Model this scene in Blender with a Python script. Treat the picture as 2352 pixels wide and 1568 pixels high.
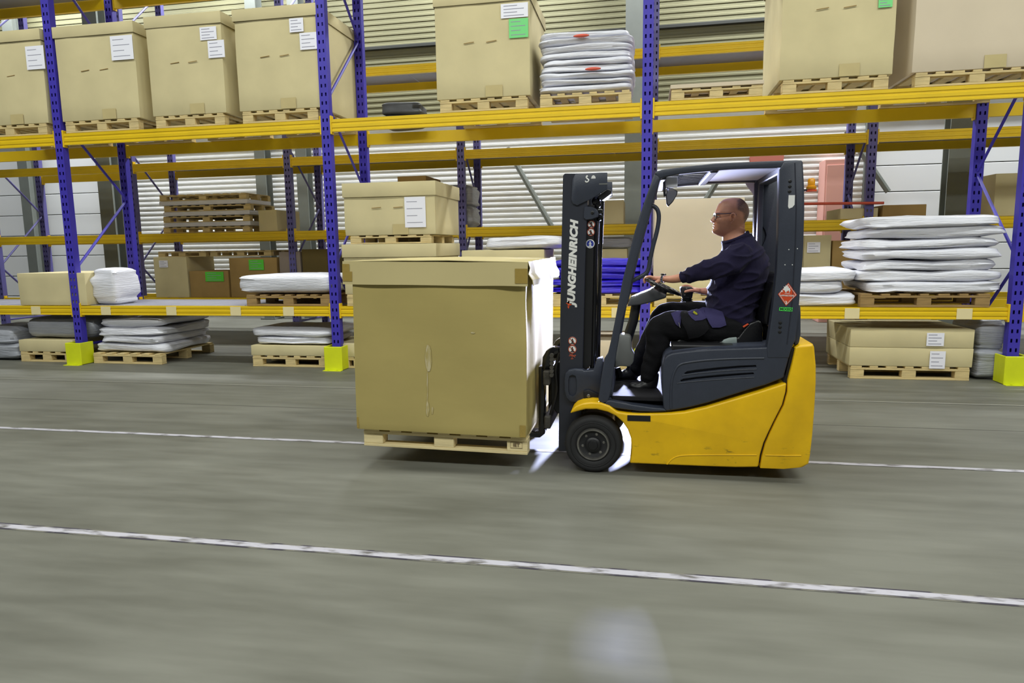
import bpy, bmesh, math, random
from mathutils import Vector, Matrix, noise
from mathutils.bvhtree import BVHTree
for o in list(bpy.data.objects): bpy.data.objects.remove(o)
SC = bpy.context.scene; COL = SC.collection
random.seed(7)
PI = math.pi

# ------------------------------------------------------------------ camera
F, CX, CY, HC = 1568.0, 1176.0, 784.0, 1.5
EX = Vector((0.98160026, 0.0117899, -0.19058311))     # world X in camera axes (right, down, forward)
EY = Vector((0.19037945, -0.13735418, 0.97205426))
EZ = Vector((-0.01471697, -0.99045183, -0.13707146))
def ray(px, py):
    d = Vector((px - CX, py - CY, F)); return Vector((EX.dot(d), EY.dot(d), EZ.dot(d)))
def P(px, py, Y):
    d = ray(px, py); d *= Y / d.y; return Vector((d.x, Y, d.z + HC))
def PX(px, Y, py=500): return P(px, py, Y).x
def PZ(py, Y, px=1176): return P(px, py, Y).z
cam = bpy.data.cameras.new('camera'); cam.sensor_width = 36; cam.lens = 24; cam.clip_end = 200
co = bpy.data.objects.new('camera', cam); COL.objects.link(co)
co.matrix_world = Matrix(((EX[0], -EX[1], -EX[2], 0), (EY[0], -EY[1], -EY[2], 0), (EZ[0], -EZ[1], -EZ[2], HC), (0, 0, 0, 1)))
SC.camera = co
SC.view_settings.view_transform = 'Standard'; SC.view_settings.look = 'None'
SC.view_settings.gamma = 1; SC.view_settings.use_curve_mapping = False
SC.view_settings.exposure = -0.16
w = bpy.data.worlds.new('hall_air'); SC.world = w; w.use_nodes = True
w.node_tree.nodes['Background'].inputs[0].default_value = (0.93, 0.97, 1.0, 1)
w.node_tree.nodes['Background'].inputs[1].default_value = 0.11

def area(name, loc, sx, sy, power, col=(1, 1, 1), rot=(0, 0, 0)):
    l = bpy.data.lights.new(name, 'AREA'); l.shape = 'RECTANGLE'; l.size = sx; l.size_y = sy
    l.energy = power; l.color = col
    o = bpy.data.objects.new(name, l); COL.objects.link(o); o.location = loc; o.rotation_euler = rot
    return o
# rows of ceiling lamps over the aisles
for x in (-9, -3, 3, 9):
    area('ceiling_lamp', (x, 4.6, 8.2), 3.6, .5, 270, (.97, 1, .95))
    area('ceiling_lamp', (x, -3.0, 8.2), 3.6, 1.2, 470, (.97, 1, .95))
for x in (-13, -8, -3, 2, 7):
    area('ceiling_lamp', (x, 12.95, 8.2), 3.2, .6, 560, (.96, .99, 1))
# the strobe that stands beyond the truck
sl = bpy.data.lights.new('strobe_light', 'SPOT'); sl.energy = 3200; sl.color = (.60, .65, 1); sl.shadow_soft_size = .09
sl.spot_size = 1.1; sl.spot_blend = .4
so = bpy.data.objects.new('strobe_light', sl); COL.objects.link(so); so.location = P(1448, 592, 7.6)
so.rotation_euler = (Vector((-.35, 4.2, .8)) - so.location).to_track_quat('-Z', 'Y').to_euler()

# ------------------------------------------------------------------ helpers
FR = {}
def tag(o, label=None, cat=None, group=None, kind=None):
    if label: o['label'] = label
    if cat: o['category'] = cat
    if group: o['group'] = group
    if kind: o['kind'] = kind
    return o
def thing(name, label, cat, loc=(0, 0, 0), group=None, rot=(0, 0, 0)):
    o = bpy.data.objects.new(name, None); COL.objects.link(o)
    o.empty_display_size = .1
    o.location = loc; o.rotation_euler = rot
    from mathutils import Euler
    FR[o.name] = Matrix.Translation(Vector(loc)) @ Euler(rot).to_matrix().to_4x4()
    return tag(o, label, cat, group)
def obj(name, bm, mat, parent=None, smooth=False, mats=None, angle=None):
    """one mesh object; the bmesh is in world coordinates"""
    if parent is None:
        if bm.verts:
            xs = [v.co.x for v in bm.verts]; ys = [v.co.y for v in bm.verts]; zs = [v.co.z for v in bm.verts]
            fr = Matrix.Translation(((min(xs)+max(xs))/2, (min(ys)+max(ys))/2, min(zs)))
        else: fr = Matrix()
    else: fr = FR[parent.name]
    bmesh.ops.transform(bm, matrix=fr.inverted(), verts=bm.verts)
    if smooth:
        for f in bm.faces: f.smooth = True
        lim = math.radians(angle or 38)
        for e in bm.edges:
            if len(e.link_faces) == 2 and e.calc_face_angle(0) > lim: e.smooth = False
    me = bpy.data.meshes.new(name); bm.to_mesh(me); bm.free()
    for m in ([mat] if mats is None else mats): me.materials.append(m)
    o = bpy.data.objects.new(name, me); COL.objects.link(o)
    if parent is None: o.location = fr.translation
    else: o.parent = parent
    FR[o.name] = fr
    return o
def mesh_part(name, me, parent):
    o = bpy.data.objects.new(name, me); COL.objects.link(o); o.parent = parent; FR[o.name] = FR[parent.name]; return o
def kids(o): return [c for c in bpy.data.objects if c.parent == o]
def dup(root, loc, rot=None, label=None, group=None):
    def rec(o, par):
        c = o.copy(); COL.objects.link(c); c.parent = par
        for ch in CH.get(o.name, ()): rec(ch, c)
        return c
    CH = {}
    def walk(o):
        CH[o.name] = list(o.children)
        for c in o.children: walk(c)
    walk(root)
    r = rec(root, None); r.location = loc
    if rot is not None: r.rotation_euler = rot
    if label: r['label'] = label
    if group: r['group'] = group
    return r
def NB(): return bmesh.new()
def bevel(bm, w, seg=2, ang=30, geom=None):
    es = [e for e in (geom or bm.edges) if len(e.link_faces) == 2 and e.calc_face_angle(0) > math.radians(ang)]
    if es and w > 0: bmesh.ops.bevel(bm, geom=es, offset=w, segments=seg, affect='EDGES', profile=.5, clamp_overlap=True)
def box(x0, x1, y0, y1, z0, z1, bev=0, seg=2, bm=None):
    b = NB()
    r = bmesh.ops.create_cube(b, size=1)
    for v in b.verts:
        v.co = Vector((x0+(v.co.x+.5)*(x1-x0), y0+(v.co.y+.5)*(y1-y0), z0+(v.co.z+.5)*(z1-z0)))
    bevel(b, bev, seg)
    return merge(bm, b) if bm else b
def merge(dst, src):
    me = bpy.data.meshes.new('t'); src.to_mesh(me); src.free(); dst.from_mesh(me); bpy.data.meshes.remove(me); return dst
def slab(pts, y0, y1, bev=0, seg=2, bm=None, ang=30):
    """polygon of (x,z) world points extruded from y0 to y1"""
    b = NB(); vs = [b.verts.new((p[0], y0, p[1])) for p in pts]
    f = b.faces.new(vs)
    r = bmesh.ops.extrude_face_region(b, geom=[f])
    for v in [g for g in r['geom'] if isinstance(g, bmesh.types.BMVert)]: v.co.y = y1
    bmesh.ops.recalc_face_normals(b, faces=b.faces)
    bevel(b, bev, seg, ang)
    return merge(bm, b) if bm else b
def pslab(px, Y, y1, bev=0, seg=2, bm=None, ang=30):
    """the same with the outline as seen in the picture plane at depth Y"""
    q = [P(a, b, Y) for a, b in px]
    return slab([(v.x, v.z) for v in q], Y, y1, bev, seg, bm, ang)
def smoothpts(pts, n=6):
    """Catmull-Rom through a list of tuples/vectors"""
    pts = [Vector(p) for p in pts]; out = []
    for i in range(len(pts)-1):
        p0 = pts[max(i-1, 0)]; p1 = pts[i]; p2 = pts[i+1]; p3 = pts[min(i+2, len(pts)-1)]
        for k in range(n):
            t = k/n
            out.append(.5*((2*p1)+(p2-p0)*t+(2*p0-5*p1+4*p2-p3)*t*t+(3*p1-p0-3*p2+p3)*t**3))
    out.append(pts[-1]); return out
def tube(pts, r, n=10, bm=None, closed=False, flat=1.0, ref=(0, 1, 0)):
    """swept tube; r number or list; flat scales radius along ref"""
    pts = [Vector(p) for p in pts]; b = bm or NB(); rings = []
    N = len(pts); ref = Vector(ref)
    for i, p in enumerate(pts):
        if closed: t = pts[(i+1) % N]-pts[i-1]
        else: t = pts[min(i+1, N-1)]-pts[max(i-1, 0)]
        t.normalize()
        s = ref-t*ref.dot(t)
        if s.length < .05: s = Vector((1, 0, 0))-t*t.x
        s.normalize(); u = t.cross(s)
        rr = r[i] if isinstance(r, (list, tuple)) else r
        if isinstance(rr, (list, tuple)): ra, rb = rr
        else: ra, rb = rr, rr*flat
        rings.append([b.verts.new(p+u*math.cos(2*PI*k/n)*ra+s*math.sin(2*PI*k/n)*rb) for k in range(n)])
    M = N if closed else N-1
    for i in range(M):
        A, B = rings[i], rings[(i+1) % N]
        for k in range(n): b.faces.new((A[k], A[(k+1) % n], B[(k+1) % n], B[k]))
    if not closed:
        b.faces.new(list(reversed(rings[0]))); b.faces.new(rings[-1])
    bmesh.ops.recalc_face_normals(b, faces=b.faces)
    return b
def lathe(profile, c, axis='Y', n=40, bm=None):
    """profile: (radius, offset along axis)"""
    b = bm or NB(); rings = []
    for r, h in profile:
        ring = []
        for k in range(n):
            a = 2*PI*k/n; u, v = math.cos(a)*r, math.sin(a)*r
            if axis == 'Y': q = Vector((u, h, v))
            elif axis == 'Z': q = Vector((u, v, h))
            else: q = Vector((h, u, v))
            ring.append(b.verts.new(Vector(c)+q))
        rings.append(ring)
    for i in range(len(rings)-1):
        A, B = rings[i], rings[i+1]
        for k in range(n): b.faces.new((A[k], A[(k+1) % n], B[(k+1) % n], B[k]))
    b.faces.new(rings[0]); b.faces.new(list(reversed(rings[-1])))
    bmesh.ops.recalc_face_normals(b, faces=b.faces)
    return b
def ell(c, rx, ry, rz, bm=None, u=16, v=10):
    b = NB(); bmesh.ops.create_uvsphere(b, u_segments=u, v_segments=v, radius=1)
    for q in b.verts: q.co = Vector((q.co.x*rx+c[0], q.co.y*ry+c[1], q.co.z*rz+c[2]))
    return merge(bm, b) if bm else b
def boolean(bm, cutter, op='DIFFERENCE'):
    ma = bpy.data.meshes.new('a'); bm.to_mesh(ma); bm.free(); mb = bpy.data.meshes.new('b'); cutter.to_mesh(mb); cutter.free()
    oa = bpy.data.objects.new('a', ma); ob = bpy.data.objects.new('b', mb); COL.objects.link(oa); COL.objects.link(ob)
    m = oa.modifiers.new('m', 'BOOLEAN'); m.operation = op; m.object = ob; m.solver = 'EXACT'
    dg = bpy.context.evaluated_depsgraph_get(); dg.update()
    me = bpy.data.meshes.new_from_object(oa.evaluated_get(dg))
    r = NB(); r.from_mesh(me)
    bpy.data.objects.remove(oa); bpy.data.objects.remove(ob)
    for x in (ma, mb, me): bpy.data.meshes.remove(x)
    return r
def remesh(bm, vox, smooth=4, fac=.5):
    ma = bpy.data.meshes.new('a'); bm.to_mesh(ma); bm.free()
    oa = bpy.data.objects.new('a', ma); COL.objects.link(oa)
    m = oa.modifiers.new('r', 'REMESH'); m.mode = 'VOXEL'; m.voxel_size = vox
    if smooth:
        s = oa.modifiers.new('s', 'SMOOTH'); s.iterations = smooth; s.factor = fac
    dg = bpy.context.evaluated_depsgraph_get(); dg.update()
    me = bpy.data.meshes.new_from_object(oa.evaluated_get(dg))
    r = NB(); r.from_mesh(me)
    bpy.data.objects.remove(oa); bpy.data.meshes.remove(ma); bpy.data.meshes.remove(me)
    return r
def text_bm(s, size, mtx, shear=0, bold=0, extrude=.0006, align='CENTER', spacing=1.0, sx=1.0):
    """lettering: local x = reading direction, local y = up; mtx places it"""
    c = bpy.data.curves.new('t', 'FONT'); c.body = s; c.size = size; c.shear = shear; c.offset = bold
    c.extrude = extrude; c.align_x = align; c.align_y = 'CENTER'; c.space_character = spacing; c.resolution_u = 3
    o = bpy.data.objects.new('t', c); COL.objects.link(o)
    dg = bpy.context.evaluated_depsgraph_get(); dg.update()
    me = bpy.data.meshes.new_from_object(o.evaluated_get(dg))
    b = NB(); b.from_mesh(me); bpy.data.objects.remove(o); bpy.data.curves.remove(c); bpy.data.meshes.remove(me)
    if sx != 1: 
        for v in b.verts: v.co.x *= sx
    bmesh.ops.transform(b, matrix=mtx, verts=b.verts)
    return b
def facing(loc, ang=0):
    """local x,y,z -> world: x right, y up, z towards the viewer (-Y); ang turns in the plane"""
    return Matrix.Translation(Vector(loc)) @ Matrix(((1, 0, 0, 0), (0, 0, -1, 0), (0, 1, 0, 0), (0, 0, 0, 1))) @ Matrix.Rotation(ang, 4, 'Z')
def wob(bm, amp, sc, seed=0, ax=(1, 1, 1)):
    for v in bm.verts:
        p = Vector((v.co.x*sc[0], v.co.y*sc[1], v.co.z*sc[2]))+Vector((seed*3.1, seed*1.7, seed))
        n = noise.noise_vector(p)
        v.co += Vector((n.x*ax[0], n.y*ax[1], n.z*ax[2]))*amp

# ------------------------------------------------------------------ materials
def lin(c): return tuple(((x/255)/12.92 if x/255 <= .04045 else ((x/255+.055)/1.055)**2.4) for x in c)+(1,)
MATS = {}
def mat(name, rgb, rough=.6, metal=0, var=.0, vs=6, bump=0, bs=60, stretch=(1, 1, 1), coat=0, spec=.5, sheen=0, rgb2=None, thr=None):
    m = bpy.data.materials.new(name); m.use_nodes = True; N = m.node_tree.nodes; L = m.node_tree.links
    p = N['Principled BSDF']; c = lin(rgb)
    p.inputs['Base Color'].default_value = c; p.inputs['Roughness'].default_value = rough; p.inputs['Metallic'].default_value = metal
    p.inputs['Coat Weight'].default_value = coat; p.inputs['Specular IOR Level'].default_value = spec
    p.inputs['Sheen Weight'].default_value = sheen
    tc = N.new('ShaderNodeTexCoord'); mp = N.new('ShaderNodeMapping'); mp.inputs['Scale'].default_value = stretch
    L.new(tc.outputs['Object'], mp.inputs[0])
    if var or rgb2:
        n = N.new('ShaderNodeTexNoise'); n.inputs['Scale'].default_value = vs; n.inputs['Detail'].default_value = 5
        L.new(mp.outputs[0], n.inputs['Vector'])
        r = N.new('ShaderNodeValToRGB')
        if rgb2:
            r.color_ramp.elements[0].position = thr[0]; r.color_ramp.elements[1].position = thr[1]
            r.color_ramp.elements[0].color = c; r.color_ramp.elements[1].color = lin(rgb2)
        else:
            r.color_ramp.elements[0].position = .3; r.color_ramp.elements[1].position = .7
            r.color_ramp.elements[0].color = tuple(x*(1-var) for x in c[:3])+(1,); r.color_ramp.elements[1].color = tuple(min(1, x*(1+var)) for x in c[:3])+(1,)
        L.new(n.outputs['Fac'], r.inputs[0]); L.new(r.outputs[0], p.inputs['Base Color'])
    if bump:
        n2 = N.new('ShaderNodeTexNoise'); n2.inputs['Scale'].default_value = bs; n2.inputs['Detail'].default_value = 3
        L.new(mp.outputs[0], n2.inputs['Vector'])
        b = N.new('ShaderNodeBump'); b.inputs['Strength'].default_value = bump; b.inputs['Distance'].default_value = .01
        L.new(n2.outputs['Fac'], b.inputs['Height']); L.new(b.outputs[0], p.inputs['Normal'])
    MATS[name] = m; return m
CARD = mat('cardboard', (204, 192, 150), .85, var=.07, vs=2.2, bump=.05, bs=25, spec=.2)
CARD2 = mat('cardboard_brown', (160, 132, 82), .85, var=.09, vs=3, spec=.2)
CARD3 = mat('cardboard_pale', (208, 194, 170), .85, var=.04, vs=2, spec=.2)
TAPE = mat('packing_tape', (164, 140, 72), .25, var=.06, bump=.3, bs=40)
PAPER = mat('white_paper', (236, 236, 246), .7)
PRINT = mat('print_ink', (150, 150, 165), .8)
GREENL = mat('green_label', (120, 214, 130), .7)
GREEN2 = mat('green_label_bright', (90, 205, 60), .7)
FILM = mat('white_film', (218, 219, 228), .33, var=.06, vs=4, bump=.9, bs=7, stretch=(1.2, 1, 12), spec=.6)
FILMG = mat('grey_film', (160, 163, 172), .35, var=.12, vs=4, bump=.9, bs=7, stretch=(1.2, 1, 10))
BLUEF = mat('blue_film', (52, 38, 200), .3, var=.2, vs=4, bump=.9, bs=7, stretch=(1.2, 1, 12))
BEAM = mat('beam_yellow', (224, 188, 22), .38, var=.05, vs=3)
POST = mat('post_blue', (62, 52, 172), .45, var=.05)
POST2 = mat('post_blue_grey', (92, 88, 150), .5, var=.06)
HOLE = mat('dark_hole', (14, 12, 30), .9)
GUARD = mat('guard_yellow', (214, 222, 26), .5, var=.05)
WOOD = mat('pallet_wood', (205, 184, 132), .8, var=.16, vs=5, bump=.25, bs=30, stretch=(1, 6, 6))
WOODD = mat('pallet_wood_dark', (150, 122, 76), .85, var=.2, vs=5, stretch=(1, 6, 6))
STEEL = mat('column_grey', (112, 117, 112), .6, var=.05)
DECK = mat('deck_steel', (130, 130, 142), .45, metal=.2, var=.06)
WALLM = mat('cladding', (228, 230, 230), .55, var=.02)
DOORM = mat('door_white', (232, 234, 236), .5)
REDM = mat('signal_red', (214, 92, 70), .6)
REDP = mat('pale_red', (214, 160, 150), .6)
LINEM = mat('line_paint', (186, 184, 194), .6, rgb2=(105, 102, 100), thr=(.50, .66), vs=7, stretch=(1, 3, 1))
TAPB = mat('line_edge', (62, 58, 70), .7, rgb2=(120, 118, 108), thr=(.45, .55), vs=5)
BEIGE = mat('beam_tag', (228, 214, 165), .6)

def floor_mat():
    m = bpy.data.materials.new('concrete'); m.use_nodes = True; N = m.node_tree.nodes; L = m.node_tree.links; p = N['Principled BSDF']
    tc = N.new('ShaderNodeTexCoord')
    def nz(sc, st, det=6):
        mp = N.new('ShaderNodeMapping'); mp.inputs['Scale'].default_value = st; L.new(tc.outputs['Object'], mp.inputs[0])
        n = N.new('ShaderNodeTexNoise'); n.inputs['Scale'].default_value = sc; n.inputs['Detail'].default_value = det; L.new(mp.outputs[0], n.inputs['Vector']); return n.outputs['Fac']
    a = nz(1.1, (.45, 1, 1)); b = nz(5, (.3, 1.6, 1), 8)
    mx = N.new('ShaderNodeMath'); mx.operation = 'ADD'; L.new(a, mx.inputs[0]); L.new(b, mx.inputs[1])
    r = N.new('ShaderNodeValToRGB'); L.new(mx.outputs[0], r.inputs[0])
    mh = N.new('ShaderNodeMath'); mh.operation = 'MULTIPLY'; mh.inputs[1].default_value = .5; L.new(mx.outputs[0], mh.inputs[0]); L.new(mh.outputs[0], r.inputs[0])
    r.color_ramp.elements[0].position = .36; r.color_ramp.elements[1].position = .64
    r.color_ramp.elements[0].color = lin((95, 95, 86)); r.color_ramp.elements[1].color = lin((120, 120, 111))
    L.new(r.outputs[0], p.inputs['Base Color']); p.inputs['Specular IOR Level'].default_value = .32
    rr = N.new('ShaderNodeMapRange'); rr.inputs['To Min'].default_value = .50; rr.inputs['To Max'].default_value = .64; L.new(b, rr.inputs[0]); L.new(rr.outputs[0], p.inputs['Roughness'])
    bp = N.new('ShaderNodeBump'); bp.inputs['Strength'].default_value = .12; bp.inputs['Distance'].default_value = .02; L.new(nz(3, (.5, 1.2, 1), 4), bp.inputs['Height']); L.new(bp.outputs[0], p.inputs['Normal'])
    return m
CONC = floor_mat()

# ------------------------------------------------------------------ the setting
tag(obj('floor', box(-26, 22, -8, 15, -.2, 0), CONC), kind='structure')
tag(obj('ceiling', box(-26, 22, -8, 15, 8.6, 8.8), mat('ceiling_sheet', (120, 120, 112), .8)), kind='structure')
WY = 14.2
# ribbed cladding, doors sit in gaps of it
d1, d2 = (-16.6, -12.35), (4.05, 7.9)
DH = 3.9
b = NB()
segs = [(-26, d1[0], 0), (d1[0], d1[1], DH), (d1[1], d2[0], 0), (d2[0], d2[1], DH), (d2[1], 22, 0)]
prof = []
z = 0
while z < 8.6:
    prof += [(z, .0), (z+.055, .0), (z+.065, .012), (z+.1, .012)]; z += .11
for x0, x1, z0 in segs:
    last = None
    for zz, d in prof:
        if zz < z0 or zz > 4.02: continue
        v = (b.verts.new((x0, WY-d, zz)), b.verts.new((x1, WY-d, zz)))
        if last: b.faces.new((last[0], last[1], v[1], v[0]))
        last = v
WALLB = tag(obj('wall_back', b, WALLM), kind='structure')
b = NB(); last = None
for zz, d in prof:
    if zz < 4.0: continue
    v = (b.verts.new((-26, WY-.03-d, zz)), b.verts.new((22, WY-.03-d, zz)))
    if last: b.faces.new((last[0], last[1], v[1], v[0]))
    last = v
obj('dimmed_upper_cladding', b, mat('cladding_dimmed', (112, 110, 82), .7, var=.05, vs=1), WALLB)  # weaker light high on the wall put into a darker olive colour
obj('backing', box(-26, 22, WY+.3, WY+.5, 0, 8.6), WALLM, WALLB)
for i, (a, c) in enumerate((d1, d2)):
    dr = obj('door_%d' % (i+1), box(a, c, WY+.09, WY+.12, 0, DH), STEEL); tag(dr, kind='structure')
    k = 0; z = 0
    while z < DH-.05:
        obj('panel', box(a+.03, c-.03, WY+.03, WY+.085, z+.006, min(z+.48, DH)-.006, .006, 1), DOORM, dr); z += .485
    obj('track', box(a-.05, a+.05, WY-.05, WY+.05, 0, DH+.1, .005, 1), STEEL, dr); obj('track', box(c-.05, c+.05, WY-.05, WY+.05, 0, DH+.1, .005, 1), STEEL, dr)
# steel building columns and wind braces in front of the wall
for i, (px, y, wd) in enumerate(((75, 13.8, .26), (258, 12.9, .34), (612, 13.8, .24), (705, 13.8, .24), (1453, 13.8, .32), (2192, 12.9, .4))):
    x = PX(px, y); b = NB()
    box(x-wd/2, x+wd/2, y-.13, y-.11, 0, 8.6, bm=b); box(x-wd/2, x+wd/2, y+.11, y+.13, 0, 8.6, bm=b); box(x-.008, x+.008, y-.115, y+.115, 0, 8.6, bm=b)
    box(x-wd/2-.05, x+wd/2+.05, y-.2, y+.2, 0, .03, bm=b)
    tag(obj('trim_%d' % (i+1), b, STEEL), kind='structure')
for i, (p, q) in enumerate((((1165, 340), (1290, 560)), ((1660, 395), (1560, 560)), ((2040, 440), (1945, 300)))):
    y = 13.95; A = P(*p, y); B = P(*q, y)
    b = tube([A, B], .055, 8)
    tag(obj('trim_%d' % (i+7), b, STEEL), kind='structure')
# cable trays / dark rails high on the wall
for i, zz in enumerate((4.05, 5.15, 5.6)):
    tag(obj('trim_%d' % (i+10), box(-12.3, 9, WY-.12, WY-.03, zz, zz+.07, .01, 1), mat('rail_dark%d' % i, (40, 42, 38), .6)), kind='structure')

# floor markings (paint, a hair above the slab)
def floor_line(name, y, w, label, m, edge=None):
    b = NB(); n = 90; rows = []
    for i in range(n+1):
        x = -14+26*i/n
        j = noise.noise(Vector((x*2.3, y, 0)))*.006
        rows.append((b.verts.new((x, y-w/2+j, .0025)), b.verts.new((x, y+w/2+j*.6, .0025))))
    for i in range(n): b.faces.new((rows[i][0], rows[i+1][0], rows[i+1][1], rows[i][1]))
    t = obj(name, b, m); tag(t, label, 'floor marking')
    if edge:
        b = NB(); rows = []
        for i in range(n+1):
            x = -14+26*i/n; j = noise.noise(Vector((x*2.3, y, 0)))*.006
            rows.append((b.verts.new((x, y-w/2+j-.012, .0015)), b.verts.new((x, y+w/2+.014, .0015))))
        for i in range(n): b.faces.new((rows[i][0], rows[i+1][0], rows[i+1][1], rows[i][1]))
        obj('worn_edge', b, TAPB, t)
floor_line('floor_line', 3.02, .048, 'worn white line on the floor nearest the camera', LINEM, True)
floor_line('floor_line', 4.85, .05, 'thin white floor line passing under the forklift', LINEM)
floor_line('floor_line', 6.85, .03, 'faint pale floor line close to the front rack', mat('faint_line', (150, 149, 140), .6))
# slab joint
tag(obj('trim_13', box(-14, 12, 5.9, 5.912, -.01, .0012), mat('joint', (84, 83, 76), .8)), kind='structure')

# ------------------------------------------------------------------ racks
def post_mesh(name, h, wx, dy, m, face=-1):
    """perforated channel post: a front plate with punched slots and two flanges"""
    b = NB(); t = .004; pitch = .1; n = int(h/pitch); xs = [-wx/2, -wx*.3, -wx*.14, wx*.14, wx*.3, wx/2]
    for i in range(n):
        z0 = i*pitch; zs = [z0, z0+pitch*.3, z0+pitch*.7, z0+pitch]
        for a in range(5):
            for c in range(3):
                if a in (1, 3) and c == 1: continue
                b.faces.new([b.verts.new((xx, -dy/2, zz)) for xx, zz in ((xs[a], zs[c]), (xs[a+1], zs[c]), (xs[a+1], zs[c+1]), (xs[a], zs[c+1]))])
    bmesh.ops.remove_doubles(b, verts=b.verts, dist=.0005)
    for s in (-1, 1):
        x = s*wx/2; box(min(x, x-s*t), max(x, x-s*t), -dy/2, dy/2, 0, n*pitch, bm=b)
    box(-wx/2+t, wx/2-t, dy*.3, dy*.3+.003, 0, n*pitch, bm=b)
    box(-wx*.8, wx*.8, -dy*.9, dy*.9, 0, .008, bm=b)
    me = bpy.data.meshes.new(name); b.to_mesh(me); b.free(); me.materials.append(m); return me
def rack(label, x_posts, yf, yb, h, levels, pm, wx, group, decks):
    t = thing('pallet_rack', label, 'rack', (x_posts[0], yf, 0)); o0 = Vector((x_posts[0], yf, 0))
    me = post_mesh('upright', h, wx, .09, pm)
    for x in x_posts:
        for y in (yf, yb):
            o = mesh_part('upright', me, t); o.location = Vector((x, y, 0))-o0
    zz = .35; k = 0
    br = None
    for x in x_posts:
        b = NB(); z0 = .3; s = 0
        while z0+1.0 < h:
            a, c = (yf+.04, yb-.04) if s else (yb-.04, yf+.04)
            tube([(x, a, z0), (x, c, z0+.95)], .018, 6, b); z0 += 1.0; s = 1-s
        tube([(x, yf+.04, .25), (x, yb-.04, .25)], .018, 6, b)
        obj('frame_bracing', b, pm, t)
    for li, (zc, hh) in enumerate(levels):
        for i in range(len(x_posts)-1):
            a, c = x_posts[i]+wx/2, x_posts[i+1]-wx/2
            for y, sgn in ((yf-.012, -1), (yb+.012, 1)):
                # box beam with a stepped and grooved face
                q = [(-.025, -hh/2), (.025, -hh/2), (.025, hh/2), (-.025, hh/2), (-.025, hh*.26), (-.019, hh*.22), (-.019, hh*.1), (-.025, hh*.06), (-.025, -hh*.18), (-.019, -hh*.22), (-.019, -hh*.34), (-.025, -hh*.38)]
                b = NB(); va = [b.verts.new((a, y-sgn*p*1.0, zc+z)) for p, z in q]; vb = [b.verts.new((c, y-sgn*p, zc+z)) for p, z in q]
                n = len(q)
                for k in range(n): b.faces.new((va[k], va[(k+1) % n], vb[(k+1) % n], vb[k]))
                b.faces.new(va); b.faces.new(vb)
                bmesh.ops.recalc_face_normals(b, faces=b.faces)
                bo = obj('beam', b, BEAM, t)
                for xe, s in ((a, 1), (c, -1)):
                    obj('end_plate', box(min(xe, xe+s*.02), max(xe, xe+s*.02), y-.033, y+.033, zc-hh*.7, zc+hh*.8, .003, 1), BEAM, bo)
    for (zc, hh, xa, xb, n) in decks:
        w_ = (xb-xa)/n
        for k in range(n):
            obj('deck_panel', box(xa+k*w_+.006, xa+(k+1)*w_-.006, yf+.03, yb-.03, zc+hh/2-.02, zc+hh/2+.004, .004, 1), DECK, t)
    return t
RY, RB = 8.0, 9.1
ZL, ZU, ZT = .732, 2.985, 5.05
HL, HU = .125, .145
LT, UT = ZL+HL/2+.004, ZU+HU/2+.004
XP = [-11.4, -7.6, -3.82, 0.0, 3.8, 7.6]
R1 = rack('blue and yellow pallet rack along the aisle, the front row behind the forklift', XP, RY, RB, 7.2,
          [(ZL, HL), (ZU, HU), (ZT, .15)], POST, .115, None,
          [(ZL, HL, -7.5, -3.9, 6), (ZL, HL, -11.3, -7.7, 6), (ZT, .15, -11.3, -7.7, 2), (ZT, .15, -7.5, -3.9, 2), (ZT, .15, -3.7, 3.7, 3)])
RY2, RB2 = 11.0, 12.1
XP2 = [-12.1, -9.05, -6.0, -2.95, .1, 3.2, 6.3]
R2 = rack('second blue and yellow pallet rack standing behind the front row, near the back wall', XP2, RY2, RB2, 6.6,
          [(.62, .12), (1.752, .15), (2.99, .14), (4.36, .14)], POST2, .12, None,
          [(2.99, .14, -8.95, 6.2, 9), (4.36, .14, -6, 6.2, 6)])
# cream tags on the low beam
for i, px in enumerate((88, 248, 398, 545, 666, 1420, 1955, 2212)):
    x = PX(px, RY, 712)
    obj('beam_tag', box(x-.075, x+.075, RY-.041, RY-.0375, ZL-.06, ZL+.055, .001, 1), BEIGE, R1)
for i, (px, lab) in enumerate(((187, 'left end'), (775, 'middle'), (1485, 'x'), (2325, 'right end'))):
    x = XP[i+1]
    b = NB(); w_ = .12
    q = [(-w_, -.13), (w_, -.13), (w_, .1), (w_-.02, .1), (w_-.02, -.11), (-w_+.02, -.11), (-w_+.02, .1), (-w_, .1)]
    for a, c in zip(q, q[1:]+q[:1]): pass
    va = [b.verts.new((x+a, RY-.03+c, .003)) for a, c in q]; vb = [b.verts.new((x+a, RY-.03+c, .30)) for a, c in q]
    for k in range(8): b.faces.new((va[k], va[(k+1) % 8], vb[(k+1) % 8], vb[k]))
    b.faces.new(va); b.faces.new(vb); bmesh.ops.recalc_face_normals(b, faces=b.faces); bevel(b, .008, 2)
    t = thing('post_guard', ['yellow post guard at the foot of the leftmost rack post, beside white bundles', 'yellow post guard at the foot of the rack post just left of the carried box',
        'yellow post guard of the rack post behind the forklift cab', 'yellow post guard at the foot of the rightmost rack post'][i], 'post guard', (x, RY, 0), 'yellow guards at the feet of the rack posts')
    obj('guard', b, GUARD, t)
    b = NB(); 
    for s in (-1, 1): lathe([(.012, 0), (.012, .006)], (x+s*.06, RY-.19, 0), 'Z', 8, b)
    box(x-.12, x+.12, RY-.22, RY-.15, 0, .006, bm=b)
    obj('foot_plate', b, GUARD, t)
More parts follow.
